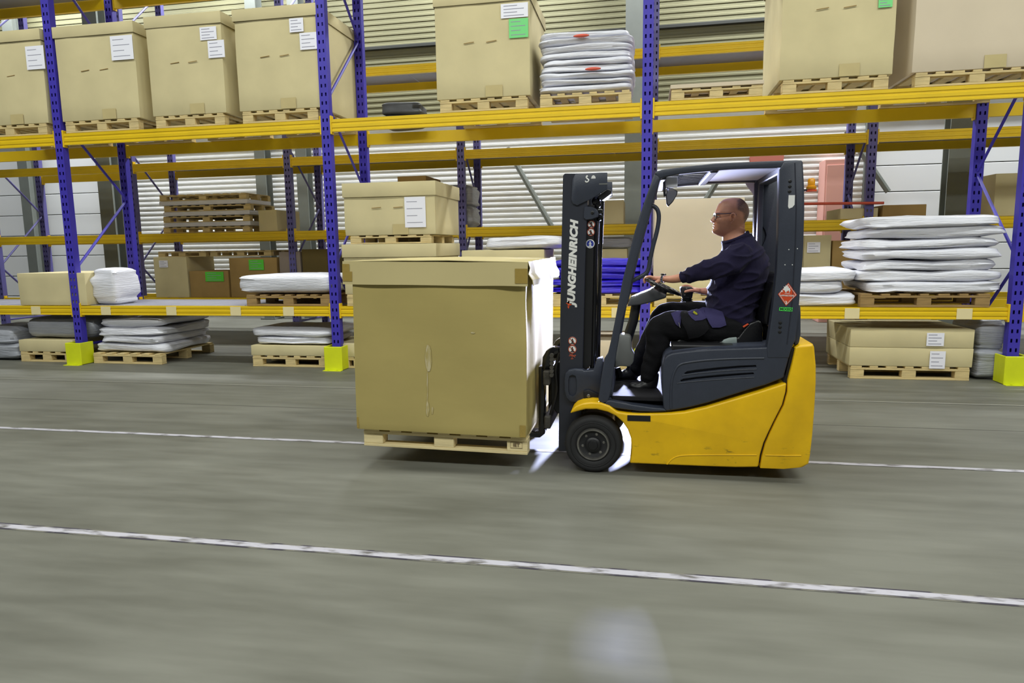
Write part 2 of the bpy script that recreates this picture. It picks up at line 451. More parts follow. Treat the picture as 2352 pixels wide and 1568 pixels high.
# ------------------------------------------------------------------ pallets, cartons, bundles
TAPEB = mat('paper_tape', (188, 172, 122), .7, var=.04)
PCACHE = {}
def pallet_meshes(w, d, h, m):
    """w along x (front), d along y; origin centre bottom"""
    key = (round(w, 2), round(d, 2), round(h, 3), m.name)
    if key in PCACHE: return PCACHE[key]
    out = []; s = h/.144; t = .022*s; bl = h-3*t
    def add(name, b):
        for f in b.faces: f.smooth = False
        me = bpy.data.meshes.new(name); b.to_mesh(me); b.free(); me.materials.append(m); out.append((name, me))
    for k in range(3):
        y = (-d/2+.05, 0, d/2-.05)[k]
        add('bottom_board', box(-w/2, w/2, y-.05, y+.05, 0, t, .002, 1))
        for j in range(3):
            x = (-w/2+.07, 0, w/2-.07)[j]
            add('block', box(x-.07, x+.07, y-.048, y+.048, t+.0005, t+bl, .003, 1))
        add('stringer_board', box(-w/2, w/2, y-.05, y+.05, t+bl+.0005, 2*t+bl, .002, 1))
    n = max(5, int(w/.16))
    for k in range(n):
        x = -w/2+.06+(w-.12)*k/(n-1); g = .055 if k % 2 == 0 else .042
        add('deck_board', box(x-g, x+g, -d/2, d/2, 2*t+bl+.0005, 3*t+bl-.001, .002, 1))
    PCACHE[key] = out; return out
def pallet(x, y, z, w, d, label, h=.144, m=None, group='wooden pallets', rz=0):
    t = thing('wooden_pallet', label, 'pallet', (x, y, z), group, (0, 0, rz))
    for n, me in pallet_meshes(w, d, h, m or WOOD): mesh_part(n, me, t)
    return t
def label_part(par, x0, x1, z0, z1, y, m=PAPER, lines=4, name='paper_label'):
    o = obj(name, box(x0, x1, y-.0025, y-.0005, z0, z1), m, par)
    b = NB()
    for k in range(lines):
        zz = z1-(z1-z0)*(k+.7)/(lines+.4); ww = (x1-x0)*(.75 if k % 2 else .5)
        box(x0+(x1-x0)*.1, x0+(x1-x0)*.1+ww, y-.0032, y-.0026, zz-.004, zz+.004, bm=b)
    if lines: obj('printed_line', b, PRINT, o)
    return o
def carton(x0, x1, z0, z1, y0, d, label, lid=.14, m=None, labels=(), cat='carton', group=None, tape=True, handle=True, name='lidded_carton', skew=0):
    m = m or CARD
    t = thing(name, label, cat, ((x0+x1)/2, y0+d/2, z0), group)
    b = box(x0, x1, y0, y0+d, z0+.001, z1-(.01 if lid else 0), .006, 2)
    bmesh.ops.subdivide_edges(b, edges=[e for e in b.edges if e.calc_length() > .3], cuts=5, use_grid_fill=True)
    for v in b.verts:
        if z0+.03 < v.co.z: v.co += Vector((0, noise.noise(v.co*2.1)*.012, 0))+Vector((noise.noise(v.co*1.7+Vector((5, 0, 0)))*.007, 0, 0))
    obj('body', b, m, t, True)
    if lid:
        b = box(x0-.016, x1+.016, y0-.016, y0+d+.016, z1-lid, z1, .006, 2)
        bmesh.ops.delete(b, geom=[f for f in b.faces if f.normal.z < -.9], context='FACES')
        for v in b.verts:
            v.co.z += noise.noise(Vector((v.co.x*2, v.co.y, 1)))*.008
        obj('lid', b, m, t, True)
    if tape:
        xm = x0+(x1-x0)*.62
        obj('tape', box(xm-.1, xm+.1, y0-.010, y0-.008, z0+.004, z0+.13), TAPEB, t)
    if handle:
        for xa in (.36, .6):
            xm = x0+(x1-x0)*xa
            tb = NB(); tube([(xm-.06, y0-.007, z0+(z1-z0)*.52), (xm+.06, y0-.007, z0+(z1-z0)*.53)], .004, 6, tb)
            obj('hand_slot', tb, CARD2, t)
    for (a, b_, c, e, mm) in labels:
        label_part(t, a, b_, c, e, y0-.010, mm)
    return t
def bundle_bm(x0, x1, y0, y1, z0, z1, seed, wr=.03, nx=36, nz=10):
    b = NB(); bmesh.ops.create_uvsphere(b, u_segments=72, v_segments=26, radius=1)
    cx, cy, cz = (x0+x1)/2, (y0+y1)/2, (z0+z1)/2
    ex, ez = .22, .42
    def sp(v, e): return math.copysign(abs(v)**e, v)
    for v in b.verts:
        p = v.co.copy(); r = math.hypot(p.x, p.y) or 1e-6
        cu, su = p.x/r, p.y/r
        q = Vector((sp(cu, ex)*r**.45, sp(su, ex)*r**.45, sp(p.z, ez)))
        w_ = Vector((cx+q.x*(x1-x0)/2, cy+q.y*(y1-y0)/2, cz+q.z*(z1-z0)/2))
        n1 = noise.noise(Vector((w_.x*1.4+seed, w_.y*1.6, w_.z*22)))+.6*noise.noise(Vector((w_.x*2.2+seed, w_.y*1.6, w_.z*60))); n2 = noise.noise(Vector((w_.x*3+seed*2, w_.y*3, w_.z*9+7)))
        w_ += Vector((q.x*n1*wr, q.y*n1*wr, n2*wr*.6+noise.noise(Vector((w_.x*1.3+seed*3, w_.y, 1)))*wr*.5))
        v.co = w_
    return b
def stack(xa, xb, za, zb, y0, y1, n, what, where, mat_, group, name='wrapped_bundle', cat='bundle', jit=.04, seed=1, wr=.03, vary=None):
    rnd = random.Random(seed); h = (zb-za)/n; words = ['bottom'] + ['second from the bottom', 'third from the bottom', 'fourth from the bottom', 'fifth from the bottom', 'sixth from the bottom', 'seventh from the bottom', 'eighth from the bottom']
    for k in range(n):
        pos = 'topmost' if k == n-1 else words[k]
        if n == 1: lab = '%s %s' % (what, where)
        else: lab = '%s, %s %s' % (what, pos, where)
        j = rnd.uniform(-jit, jit); j2 = rnd.uniform(-jit, jit)
        b = bundle_bm(xa+j, xb+j2, y0+rnd.uniform(0, jit), y1, za+k*h+.001, za+(k+1)*h*1.0+h*.16, seed*10+k, wr)
        o = obj(name, b, mat_, None, True, angle=80)
        tag(o, lab, cat, group)

YF = RY-.03
# ---- upper level of the front rack
def pxX(px, y=YF, py=200): return PX(px, y, py)
def U(px0, px1, pyt, lab, plab, labels=(), d=1.15, m=None, lid=.14, pm=None, y=YF):
    pm_ = (px0+px1)/2
    x0, x1 = PX(px0, y, 200), PX(px1, y, 200)
    z1 = P(pm_, pyt, y).z
    z0 = UT+.146
    L = []
    for (a, b_, c, e, mm) in labels:
        L.append((PX(a, y, 100), PX(b_, y, 100), P((a+b_)/2, e, y).z, P((a+b_)/2, c, y).z, mm))
    carton(x0, x1, z0, z1, y, d, lab, lid, m, L, group='big lidded cartons on the upper rack level')
    pallet((x0+x1)/2, y+d/2, UT, (x1-x0)*.94, d, plab, m=pm)
U(-80, 103, 72, 'big lidded carton at the left edge on the upper rack level', 'pallet under the big carton at the left edge of the upper rack level', ((58, 100, 106, 160, PAPER),))
U(136, 316, 54, 'big lidded carton right of the leftmost rack post, upper level', 'pallet under the big carton right of the leftmost rack post', ((255, 306, 82, 138, PAPER),))
U(346, 516, 31, 'third big lidded carton from the left on the upper rack level, two labels', 'pallet under the third big carton from the left, upper level', ((462, 500, 62, 92, PAPER), (478, 516, 93, 133, PAPER)))
U(547, 733, 14, 'big lidded carton directly left of the second rack post, upper level', 'pallet under the big carton directly left of the second rack post', ((668, 700, 42, 74, PAPER), (690, 730, 75, 114, PAPER)))
U(1003, 1218, -22, 'big carton with a green label left of the white bag stack, upper level', 'pallet under the carton with the green label, upper level', ((1152, 1214, 8, 41, PAPER), (1170, 1214, 43, 87, GREENL)))
U(1790, 2048, -130, 'big carton above the forklift cab with a green label near its top right', 'pallet under the big carton above the forklift cab', ((2012, 2044, -10, 18, GREENL),))
U(2092, 2400, -170, 'large pale carton at the top right corner of the rack', 'pallet under the large pale carton at the top right', (), m=CARD3)
# white bag stack on the upper level
x0, x1 = PX(1240, YF, 200), PX(1450, YF, 200); z0 = UT+.146; zt = P(1345, 68, YF).z
pallet((x0+x1)/2, YF+.5, UT, x1-x0, 1.0, 'pale pallet under the white bag stack on the upper rack level')
stack(x0, x1, z0+.001, zt, YF, YF+1.0, 9, 'white film bag', 'in the upper level stack left of the post', FILM, 'white bags stacked on the upper rack level', 'film_bag', 'bag', .03, 3, .035)
for k, (px, py) in enumerate(((1335, 82), (1362, 158))):
    q = P(px, py, YF-.03); 
    b = ell((q.x, q.y, q.z), .09, .02, .018, u=12, v=8)
    o = obj('red_sticker', b, REDM); tag(o, ['red sticker near the top of the white bag stack on the upper level', 'red sticker halfway down the white bag stack on the upper level'][k], 'sticker', 'red stickers on the white bags')
# low pale load right of it
x0, x1 = PX(1542, YF, 200), PX(1752, YF, 200)
pallet((x0+x1)/2, YF+.4, UT, x1-x0, .8, 'low pallet carrying a thin board, upper level above the cab', h=.12)
tag(obj('thin_board', box(x0-.01, x1+.01, YF-.01, YF+.8, UT+.122, UT+.165, .004), CARD3), 'thin pale board lying on the low pallet, upper level above the cab', 'board')
# dark odds and ends left of the green-label carton (rear of the level)
y = RY+.75; xa, xb = PX(870, y, 200), PX(960, y, 200)
stack(xa, xb, UT+.001, UT+.30, y, y+.35, 2, 'dark crumpled film bag', 'behind the second rack post', mat('dark_film', (70, 72, 76), .5, var=.2), 'dark bags on the upper level', 'film_bag', 'bag', .02, 5)

# ---- lower level of the front rack
def Lc(px0, px1, pyt, lab, plab=None, labels=(), d=1.0, m=None, lid=0, y=YF, base=LT, pyb=None, cat='carton', name='carton', handle=False, tape=False, group='cartons on the lower rack level'):
    x0, x1 = PX(px0, y, 650), PX(px1, y, 650); pm_ = (px0+px1)/2
    z1 = P(pm_, pyt, y).z; z0 = base+(.146 if plab else 0.001)
    if pyb: z0 = P(pm_, pyb, y).z
    L = [(PX(a, y, 650), PX(b_, y, 650), P((a+b_)/2, e, y).z, P((a+b_)/2, c, y).z, mm) for (a, b_, c, e, mm) in labels]
    carton(x0, x1, z0, z1, y, d, lab, lid, m, L, cat=cat, group=group, name=name, handle=handle, tape=tape)
    if plab: pallet((x0+x1)/2, y+d/2, z0-.146, (x1-x0)*.97, d, plab)
    return x0, x1, z0, z1
Lc(42, 196, 627, 'plain brown carton on the lower rack level behind the leftmost post', d=.9)
y = YF+.1; stack(PX(206, y, 650), PX(262, y, 650), LT, P(240, 628, y).z, y, y+.5, 1, 'white film bag beside the plain brown carton on the lower rack level', '', FILM, None, 'film_bag', 'bag', 0, 8)
x0, x1 = PX(540, YF, 650), PX(765, YF, 650)
pallet((x0+x1)/2+.05, YF+.5, LT, (x1-x0)*.86, 1.0, 'pallet under the long white bundle on the lower rack level', m=WOODD)
stack(x0, x1, LT+.147, P(650, 636, YF).z, YF, YF+1.0, 1, 'long white wrapped bundle on a pallet left of the second rack post', '', FILM, None, seed=9, jit=0)
# two lidded cartons, one on the other, above the carried box
Lc(792, 1002, 560, 'lidded carton under another one, just above the carried box', 'pallet under the two lidded cartons above the carried box', lid=.16, d=1.05, group='lidded cartons above the carried box', name='lidded_carton')
zlow = P(897, 560, YF).z
xa, xb = PX(792, YF, 500), PX(1000, YF, 500)
pallet((xa+xb)/2, YF+.5, zlow+.004, (xb-xa)*.9, 1.0, 'pallet between the two stacked lidded cartons', h=.1)
carton(xa, xb, zlow+.107, P(897, 418, YF).z, YF, 1.05, 'lidded carton with a white label stacked on top, above the carried box', .17,
       labels=((PX(930, YF, 480), PX(978, YF, 480), P(950, 522, YF).z, P(950, 452, YF).z, PAPER),), group='lidded cartons above the carried box')
# shallow goods right of them
Lc(1062, 1250, 574, 'tan carton behind the right top corner of the carried box', 'pallet under the tan carton behind the carried box', d=.9)
stack(PX(1112, YF, 560), PX(1290, YF, 560), P(1180, 574, YF).z+.004, P(1180, 547, YF).z, YF, YF+.9, 1, 'flat white bundle on the tan carton left of the mast', '', FILM, None, seed=11, jit=0)
# blue bundle stack
x0, x1 = PX(1268, YF, 650), PX(1492, YF, 650)
pallet((x0+x1)/2, YF+.45, LT, x1-x0-.02, .9, 'pallet under the blue bundles behind the mast')
stack(x0, x1, LT+.147, P(1400, 597, YF).z, YF, YF+.9, 5, 'shiny blue wrapped bundle', 'in the stack behind the mast', BLUEF, 'blue bundles behind the mast', seed=4, jit=.05)
# carton seen through the cab, flash light put into its paler colour
x0, x1, z0, z1 = Lc(1500, 1700, 643, 'low tan carton under the pale one, seen through the cab', 'pallet under the cartons seen through the cab', d=.95)
carton(x0, x1+.02, z1+.001, P(1600, 456, YF).z, YF, .95, 'tall pale carton seen through the cab in front of the driver', 0, CARD3, group=None, handle=False, tape=False, name='carton')
# flat white bundles and the tall white stack right of the cab
x0, x1 = PX(1800, YF, 650), PX(1962, YF, 650)
stack(x0, x1, LT+.002, P(1880, 622, YF).z, YF, YF+.9, 3, 'flat white wrapped bundle', 'in the low pile right of the cab', FILM, 'flat white bundles right of the cab', seed=6, jit=.08)
x0, x1 = PX(1982, YF, 600), PX(2306, YF, 600)
pallet((x0+x1)/2-.05, YF+.5, LT, (x1-x0)*.93, 1.0, 'pallet under the tall white stack right of the forklift', m=WOODD)
stack(x0, x1, LT+.147, P(2150, 497, YF).z, YF, YF+1.0, 7, 'white folded film bundle', 'in the tall stack right of the forklift', FILM, 'white bundles in the tall stack right of the forklift', seed=2, jit=.05, wr=.04)

# ---- ground level of the front rack
def G(px0, px1, pyt, lab, plab, pyb, labels=(), d=1.0, m=None, y=YF+.05, z0=None, group='flat cartons at floor level'):
    x0, x1 = PX(px0, y, 800), PX(px1, y, 800); pm_ = (px0+px1)/2
    zb = .146 if z0 is None else z0
    L = [(PX(a, y, 800), PX(b_, y, 800), P((a+b_)/2, e, y).z, P((a+b_)/2, c, y).z, mm) for (a, b_, c, e, mm) in labels]
    z1 = P(pm_, pyt, y).z
    carton(x0, x1, zb, z1, y, d, lab, 0, m, L, group=group, name='flat_carton', handle=False, tape=False)
    if plab: pallet((x0+x1)/2, y+d/2, 0.001, (x1-x0)*.97, d, plab)
    return x0, x1, z1
y = YF+.05
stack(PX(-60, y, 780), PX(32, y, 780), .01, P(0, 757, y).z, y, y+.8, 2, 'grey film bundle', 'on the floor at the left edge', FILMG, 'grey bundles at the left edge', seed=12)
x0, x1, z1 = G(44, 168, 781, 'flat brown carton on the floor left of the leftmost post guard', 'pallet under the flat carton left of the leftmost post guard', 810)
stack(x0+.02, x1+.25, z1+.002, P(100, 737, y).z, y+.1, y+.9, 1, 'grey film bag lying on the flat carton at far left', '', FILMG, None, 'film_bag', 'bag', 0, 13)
x0, x1 = PX(216, y, 800), PX(372, y, 800)
pallet((x0+x1)/2, y+.55, .001, x1-x0, 1.15, 'pallet under the white bundles right of the leftmost post guard')
stack(x0, x1+.02, .147, P(300, 735, y).z, y, y+1.1, 4, 'white shiny film bundle', 'right of the leftmost post guard', FILM, 'white bundles on the floor at left', seed=14, jit=.06, wr=.04)
x0, x1, z1 = G(576, 756, 794, 'flat brown carton on the floor left of the middle post guard', 'pallet under the flat carton left of the middle post guard', 820)
stack(x0, x1, z1+.002, P(660, 757, y).z, y+.02, y+.9, 2, 'flat white film bundle', 'on the carton left of the middle guard', FILM, 'white bundles left of the middle post guard', seed=15, jit=.03)
x0, x1, z1 = G(1952, 2236, 799, 'lower flat carton with label on the floor right of the forklift', 'pallet under the two flat cartons right of the forklift', 848, ((2136, 2172, 806, 846, PAPER),))
x0, x1, z1 = G(1952, 2236, 756, 'upper flat carton with label on the floor right of the forklift', None, 797, ((2126, 2166, 764, 794, PAPER),), z0=z1+.002)
y = YF+.1
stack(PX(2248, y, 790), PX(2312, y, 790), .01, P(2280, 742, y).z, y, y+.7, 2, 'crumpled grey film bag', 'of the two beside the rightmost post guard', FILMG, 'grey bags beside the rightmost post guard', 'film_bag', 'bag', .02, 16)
x0, x1, z1 = G(1345, 1450, 783, 'pale flat carton on the floor behind the forklift mast', 'pallet under the pale flat carton behind the mast', 830, m=CARD3)
x0, x1, z1 = G(775, 870, 790, 'flat carton on the floor hidden beside the carried box', 'pallet beside the carried box on the floor', 830)

# ---- rear rack goods
Y2 = RY2-.02; B0 = .62+.06+.004; B1 = 1.752+.075+.004
def Rr(px0, px1, pyt, lab, base, labels=(), plab=None, m=None, d=.8, group='goods in the second rack', lid=0, y=Y2):
    x0, x1 = PX(px0, y, 600), PX(px1, y, 600); pm_ = (px0+px1)/2
    z1 = P(pm_, pyt, y).z; z0 = base+(.146 if plab else .001)
    L = [(PX(a, y, 600), PX(b_, y, 600), P((a+b_)/2, e, y).z, P((a+b_)/2, c, y).z, mm) for (a, b_, c, e, mm) in labels]
    carton(x0, x1, z0, z1, y, d, lab, lid, m, L, group=group, name='carton', handle=False, tape=False)
    if plab: pallet((x0+x1)/2, y+d/2, base, (x1-x0)*.96, d, plab, m=WOODD)
    return x0, x1, z1
Rr(352, 428, 590, 'tan carton with small label in the second rack, left of the green labels', B0, ((366, 386, 598, 614, PAPER),))
Rr(432, 522, 622, 'brown carton with a bright green label in the second rack', B0, ((470, 512, 624, 646, GREEN2),), m=CARD2)
Rr(526, 636, 592, 'brown carton with a paler green label, right of the bright green one', B0, ((572, 606, 596, 620, GREEN2),), m=CARD2)
Rr(642, 690, 578, 'grey-brown narrow carton in the second rack, behind the white bundle', B0, m=mat('grey_card', (140, 128, 118), .85))
Rr(694, 752, 572, 'dark brown carton in the second rack left of the second front post', B0, m=mat('dark_card', (96, 82, 40), .85))
for k, (a, c, pt) in enumerate(((360, 470, 577), (480, 620, 575))):
    x0, x1 = PX(a, Y2, 600), PX(c, Y2, 600); zt = P((a+c)/2, pt, Y2).z
    pallet((x0+x1)/2, Y2+.45, zt-.10, x1-x0, .8, ['empty pallet lying above the tan carton in the second rack', 'empty pallet lying above the green-labelled cartons in the second rack'][k], h=.1)
x0, x1 = PX(372, Y2, 500), PX(572, Y2, 500)
zt = P(470, 438, Y2).z; z = B1; k = 0; rnd = random.Random(3)
nm = ['bottom', 'second', 'third', 'fourth', 'fifth', 'sixth', 'seventh']
while z+.1 < zt:
    j = rnd.uniform(-.06, .06)
    if k % 2 == 0: pallet((x0+x1)/2+j, Y2+.45, z, x1-x0, .8, 'empty pallet, %s layer of the mixed stack in the second rack at left' % nm[k], h=.11); z += .112
    else:
        tag(obj('wrapped_board', box(x0+j, x1+j*.5, Y2+.02, Y2+.8, z, z+.075, .012), FILM), 'white wrapped board, %s layer of the mixed stack in the second rack' % nm[k], 'board', 'wrapped boards in the mixed stack'); z += .077
    k += 1
Rr(600, 642, 482, 'small tan carton right of the mixed pallet stack, second rack', B1)
Rr(1380, 1432, 460, 'tan carton behind the mast top, second rack', B1)
Rr(1320, 1440, 572, 'tan carton behind the blue bundles, second rack', B0)
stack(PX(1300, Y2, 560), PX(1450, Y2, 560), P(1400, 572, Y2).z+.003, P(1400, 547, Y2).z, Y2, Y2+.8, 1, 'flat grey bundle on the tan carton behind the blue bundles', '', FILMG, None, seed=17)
Rr(1846, 1908, 540, 'tan carton with a white label in the second rack, right of the cab', B0, ((1852, 1882, 556, 580, PAPER),))
Rr(1912, 1975, 552, 'darker carton left of the tall white stack, second rack', B0, m=CARD2)
Rr(1925, 2010, 478, 'low tan carton right of the cab on the second rack', B1)
Rr(2020, 2120, 470, 'low carton behind the top of the tall white stack', B1, m=CARD2)
Rr(2272, 2345, 398, 'tall tan carton behind the rightmost front post', B1, d=.7)
Rr(920, 985, 404, 'small brown carton visible above the stacked lidded cartons', B1, m=CARD2)
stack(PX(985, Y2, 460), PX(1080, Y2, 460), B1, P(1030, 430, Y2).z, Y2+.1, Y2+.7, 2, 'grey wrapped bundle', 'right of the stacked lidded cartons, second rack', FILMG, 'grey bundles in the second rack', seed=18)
# red things on the wall
c = P(1762, 362, 14.0)
t = thing('hose_reel', 'red hose reel on the back wall above the cab roof', 'hose reel', (c.x, WY-.03, c.z-.25))
obj('drum', lathe([(.30, -.22), (.30, -.19), (.16, -.185), (.16, -.06), (.30, -.055), (.30, -.03)], (c.x, WY, c.z), 'Y', 28), mat('reel_red', (190, 112, 100), .6), t, True)
tb = NB()
for k in range(4): tube([(c.x+math.cos(a)*(.17+.02*(k % 2)), WY-.075-.028*k, c.z+math.sin(a)*(.17+.02*(k % 2))) for a in [2*PI*i/24 for i in range(24)]], .018, 6, tb, True)
obj('hose', tb, MATS['dark_hole'], t, True)
xa, xb = PX(1880, 14.1, 450), PX(1932, 14.1, 450)
t = thing('wall_cabinet', 'pale red tall cabinet standing against the back wall right of the cab', 'cabinet', ((xa+xb)/2, 13.95, 0))
obj('cabinet_body', box(xa, xb, 13.7, WY-.03, .001, 3.0, .01), REDP, t); obj('cabinet_door', box(xa+.03, xb-.03, 13.68, 13.699, .08, 2.9, .005), REDP, t)
obj('handle', box(xa+.06, xa+.08, 13.65, 13.679, 1.4, 1.6, .004), STEEL, t)
a, c = P(1740, 469, 10.937), P(2030, 466, 10.937)
tag(obj('red_pipe', tube([(a.x, 10.937, a.z), (c.x, 10.937, c.z)], .02, 8), REDM, None, True), 'thin red pipe running level behind the rack, right of the cab', 'pipe')
# ------------------------------------------------------------------ the forklift
def truck_yellow():
    m = bpy.data.materials.new('truck_yellow'); m.use_nodes = True; N = m.node_tree.nodes; L = m.node_tree.links; p = N['Principled BSDF']
    tc = N.new('ShaderNodeTexCoord')
    def nz(sc, st, det, off=0):
        mp = N.new('ShaderNodeMapping'); mp.inputs['Scale'].default_value = st; mp.inputs['Location'].default_value = (off, off, off)
        L.new(tc.outputs['Object'], mp.inputs[0]); n = N.new('ShaderNodeTexNoise'); n.inputs['Scale'].default_value = sc; n.inputs['Detail'].default_value = det
        n.inputs['Roughness'].default_value = .65; L.new(mp.outputs[0], n.inputs['Vector']); return n.outputs['Fac']
    def ramp(f, a, b):
        r = N.new('ShaderNodeMapRange'); r.inputs['From Min'].default_value = a; r.inputs['From Max'].default_value = b; L.new(f, r.inputs[0]); return r.outputs[0]
    def mul(a, b):
        x = N.new('ShaderNodeMath'); x.operation = 'MULTIPLY'; x.use_clamp = True; L.new(a, x.inputs[0])
        if isinstance(b, float): x.inputs[1].default_value = b
        else: L.new(b, x.inputs[1])
        return x.outputs[0]
    sx = N.new('ShaderNodeSeparateXYZ'); L.new(tc.outputs['Object'], sx.inputs[0])
    low = N.new('ShaderNodeMapRange'); low.inputs['From Min'].default_value = .55; low.inputs['From Max'].default_value = .05; L.new(sx.outputs['Z'], low.inputs[0])
    low.inputs['To Min'].default_value = .25
    scr = mul(mul(ramp(nz(9, (1, 1, 3.2), 8), .60, .66), ramp(nz(2.2, (1, 1, 1), 2, 4), .45, .62)), low.outputs[0])
    mx = N.new('ShaderNodeMixRGB'); mx.inputs[1].default_value = lin((240, 192, 12)); mx.inputs[2].default_value = lin((218, 172, 12)); L.new(ramp(nz(2.5, (1, 1, 1), 4), .35, .7), mx.inputs[0])
    m2 = N.new('ShaderNodeMixRGB'); m2.inputs[2].default_value = lin((70, 66, 30)); L.new(mx.outputs[0], m2.inputs[1]); L.new(mul(scr, .8), m2.inputs[0])
    L.new(m2.outputs[0], p.inputs['Base Color']); p.inputs['Roughness'].default_value = .36
    b = N.new('ShaderNodeBump'); b.inputs['Strength'].default_value = .1; b.inputs['Distance'].default_value = .01; L.new(nz(6, (1, 1, 1), 4), b.inputs['Height']); L.new(b.outputs[0], p.inputs['Normal'])
    return m
YEL = truck_yellow()
DARK = mat('truck_anthracite', (50, 55, 68), .42, var=.05, vs=30, bump=.12, bs=260)
DARK2 = mat('mast_steel_dark', (40, 43, 54), .40, var=.06, vs=4, spec=.6)
BLK = mat('black_plastic', (20, 20, 23), .45)
BLKG = mat('black_gloss', (14, 14, 16), .22, coat=.3)
RUB = mat('tyre_rubber', (30, 30, 32), .72, var=.12, vs=14, bump=.1, bs=80)
RIM = mat('rim_metal', (132, 130, 126), .35, metal=.75, var=.25, vs=22)
CHR = mat('chrome', (225, 225, 235), .12, metal=1)
FLASHLIT = mat('flash_lit_panel', (196, 197, 208), .5)  # pale tone stands for flash light on the cab roof underside
WORN = mat('worn_steel', (74, 72, 68), .6, metal=.3, var=.3, vs=26, bump=.4, bs=50)
GREYP = mat('grey_plastic', (104, 106, 104), .5)
ORANGE = mat('orange_red', (222, 84, 40), .5)
WHITEP = mat('white_print', (232, 232, 230), .6)
SEATM = mat('seat_vinyl', (20, 20, 23), .30, bump=.15, bs=60)
YN, YE = 4.40, 5.46
TL = thing('forklift', 'yellow and anthracite electric forklift carrying a big lidded carton', 'forklift', (.35, 4.93, 0))
def pz(px, py, Y=YN): v = P(px, py, Y); return (v.x, v.z)

# wheels
wc = P(1362, 1021.5, YN); WR = wc.z-.004
def wheel(y0, s):
    """y0 outer face, s = direction inwards"""
    c = (wc.x, y0, WR+.004)
    W = .17*s
    t = obj('tyre', lathe([(WR*.58, W*.98), (WR*.9, W*.98), (WR*.985, W*.9), (WR, W*.78), (WR, W*.2), (WR*.985, W*.1), (WR*.93, W*.03), (WR*.87, 0), (WR*.80, W*.015), (WR*.78, -W*.02), (WR*.76, W*.01), (WR*.66, 0), (WR*.60, W*.05), (WR*.56, W*.1)], c, 'Y', 64), RUB, TL, True, angle=50)
    obj('rim', lathe([(WR*.56, W*.95), (WR*.58, W*.06), (WR*.55, -W*.01), (WR*.50, W*.0), (WR*.47, W*.14), (WR*.44, W*.2), (WR*.28, W*.22)], c, 'Y', 48), RIM, t, True, angle=60)
    obj('hub', lathe([(WR*.28, W*.24), (WR*.265, W*.02), (WR*.22, -W*.03), (WR*.17, -W*.04), (WR*.15, -W*.09), (WR*.05, -W*.1)], c, 'Y', 32), BLK, t, True, angle=40)
    for k in range(6):
        a = 2*PI*k/6+.2
        obj('wheel_nut', lathe([(.011, W*.2), (.011, W*.1), (.007, W*.08)], (c[0]+math.cos(a)*WR*.37, y0, c[2]+math.sin(a)*WR*.37), 'Y', 6), RIM, t)
    for k in range(5):
        a = 2*PI*(k+.5)/5-PI/2-.63
        obj('rim_hole', lathe([(.012, W*.2), (.012, W*.185)], (c[0]+math.cos(a)*WR*.42, y0, c[2]+math.sin(a)*WR*.42), 'Y', 10), BLK, t) if k == 0 else None
wheel(YN, 1); wheel(YE, -1)
rw = P(1680, 1060, 4.93); r = .14
t = obj('drive_wheel', lathe([(.06, -.08), (r*.9, -.08), (r, -.06), (r, .06), (r*.9, .08), (.06, .08)], (rw.x, 4.93, r+.001), 'Y', 36), RUB, TL, True)

# yellow chassis: fender arch, flank, sill, full width
ch = [(1309, 950), (1313, 941), (1322, 932), (1338, 926), (1358, 923.5), (1380, 925), (1400, 932), (1418, 946), (1440, 949), (1470, 950.5), (1502, 950), (1540, 949), (1573, 946), (1620, 936), (1671, 921), (1715, 908), (1755, 896), (1807, 879), (1805, 900), (1797, 930), (1777, 969), (1763, 998), (1754, 1018), (1746, 1045), (1742, 1073),
      (1690, 1073.5), (1615, 1071), (1520, 1067), (1446, 1064), (1449, 1050), (1451, 1028), (1449, 1007), (1442, 987), (1430, 969), (1414, 955), (1395, 946), (1370, 940), (1345, 940), (1325, 945)]
obj('chassis', pslab(ch, YN, YE, .012, 3), YEL, TL, True)
# counterweight, rounded at the tail
cw = [(1810, 873), (1820, 835), (1828, 799), (1838, 792), (1868, 790), (1871, 797), (1875, 840), (1875, 880), (1872, 935), (1867, 1000), (1862, 1045), (1858, 1066), (1846, 1073), (1800, 1077), (1746, 1075), (1750, 1050), (1758, 1020), (1767, 999), (1781, 969), (1801, 930), (1809, 900)]
b = pslab(cw, YN, YE, 0)
xt = P(1872, 900, YN).x
es = [e for e in b.edges if abs(e.verts[0].co.y-e.verts[1].co.y) < 1e-4 and min(v.co.x for v in e.verts) > xt-.12 ]
bevel(b, .05, 5, 10, es); bevel(b, .01, 2, 30)
obj('counterweight', b, YEL, TL, True, angle=50)
# the pressed bead along the sill
bead = smoothpts([P(1532, 1066, YN)-Vector((0, .0, 0)), P(1545, 1053, YN), P(1566, 1046, YN), P(1620, 1044.5, YN), P(1690, 1044.5, YN), P(1738, 1044.5, YN)], 5)
obj('sill_bead', tube(bead, .0045, 8), YEL, TL, True)
obj('sill_bead', tube([P(1758, 1045, YN), P(1800, 1046, YN), P(1840, 1046, YN)], .0045, 8), YEL, TL, True)
# black reflector strip
q = [pz(1441, 953), pz(1494, 954.5), pz(1494, 967.5), pz(1441, 966)]
obj('black_plate', slab(q, YN-.004, YN+.004, .001, 1), BLK, TL)
# dark core seen in the gaps, underside
core = [(1452, 944), (1530, 951), (1600, 941), (1700, 912), (1800, 880), (1818, 800), (1826, 800), (1822, 860), (1790, 960), (1765, 1010), (1752, 1062), (1470, 1055), (1462, 1010), (1440, 970)]
obj('inner_frame', pslab(core, YN+.03, YE-.03, 0), BLK, TL)

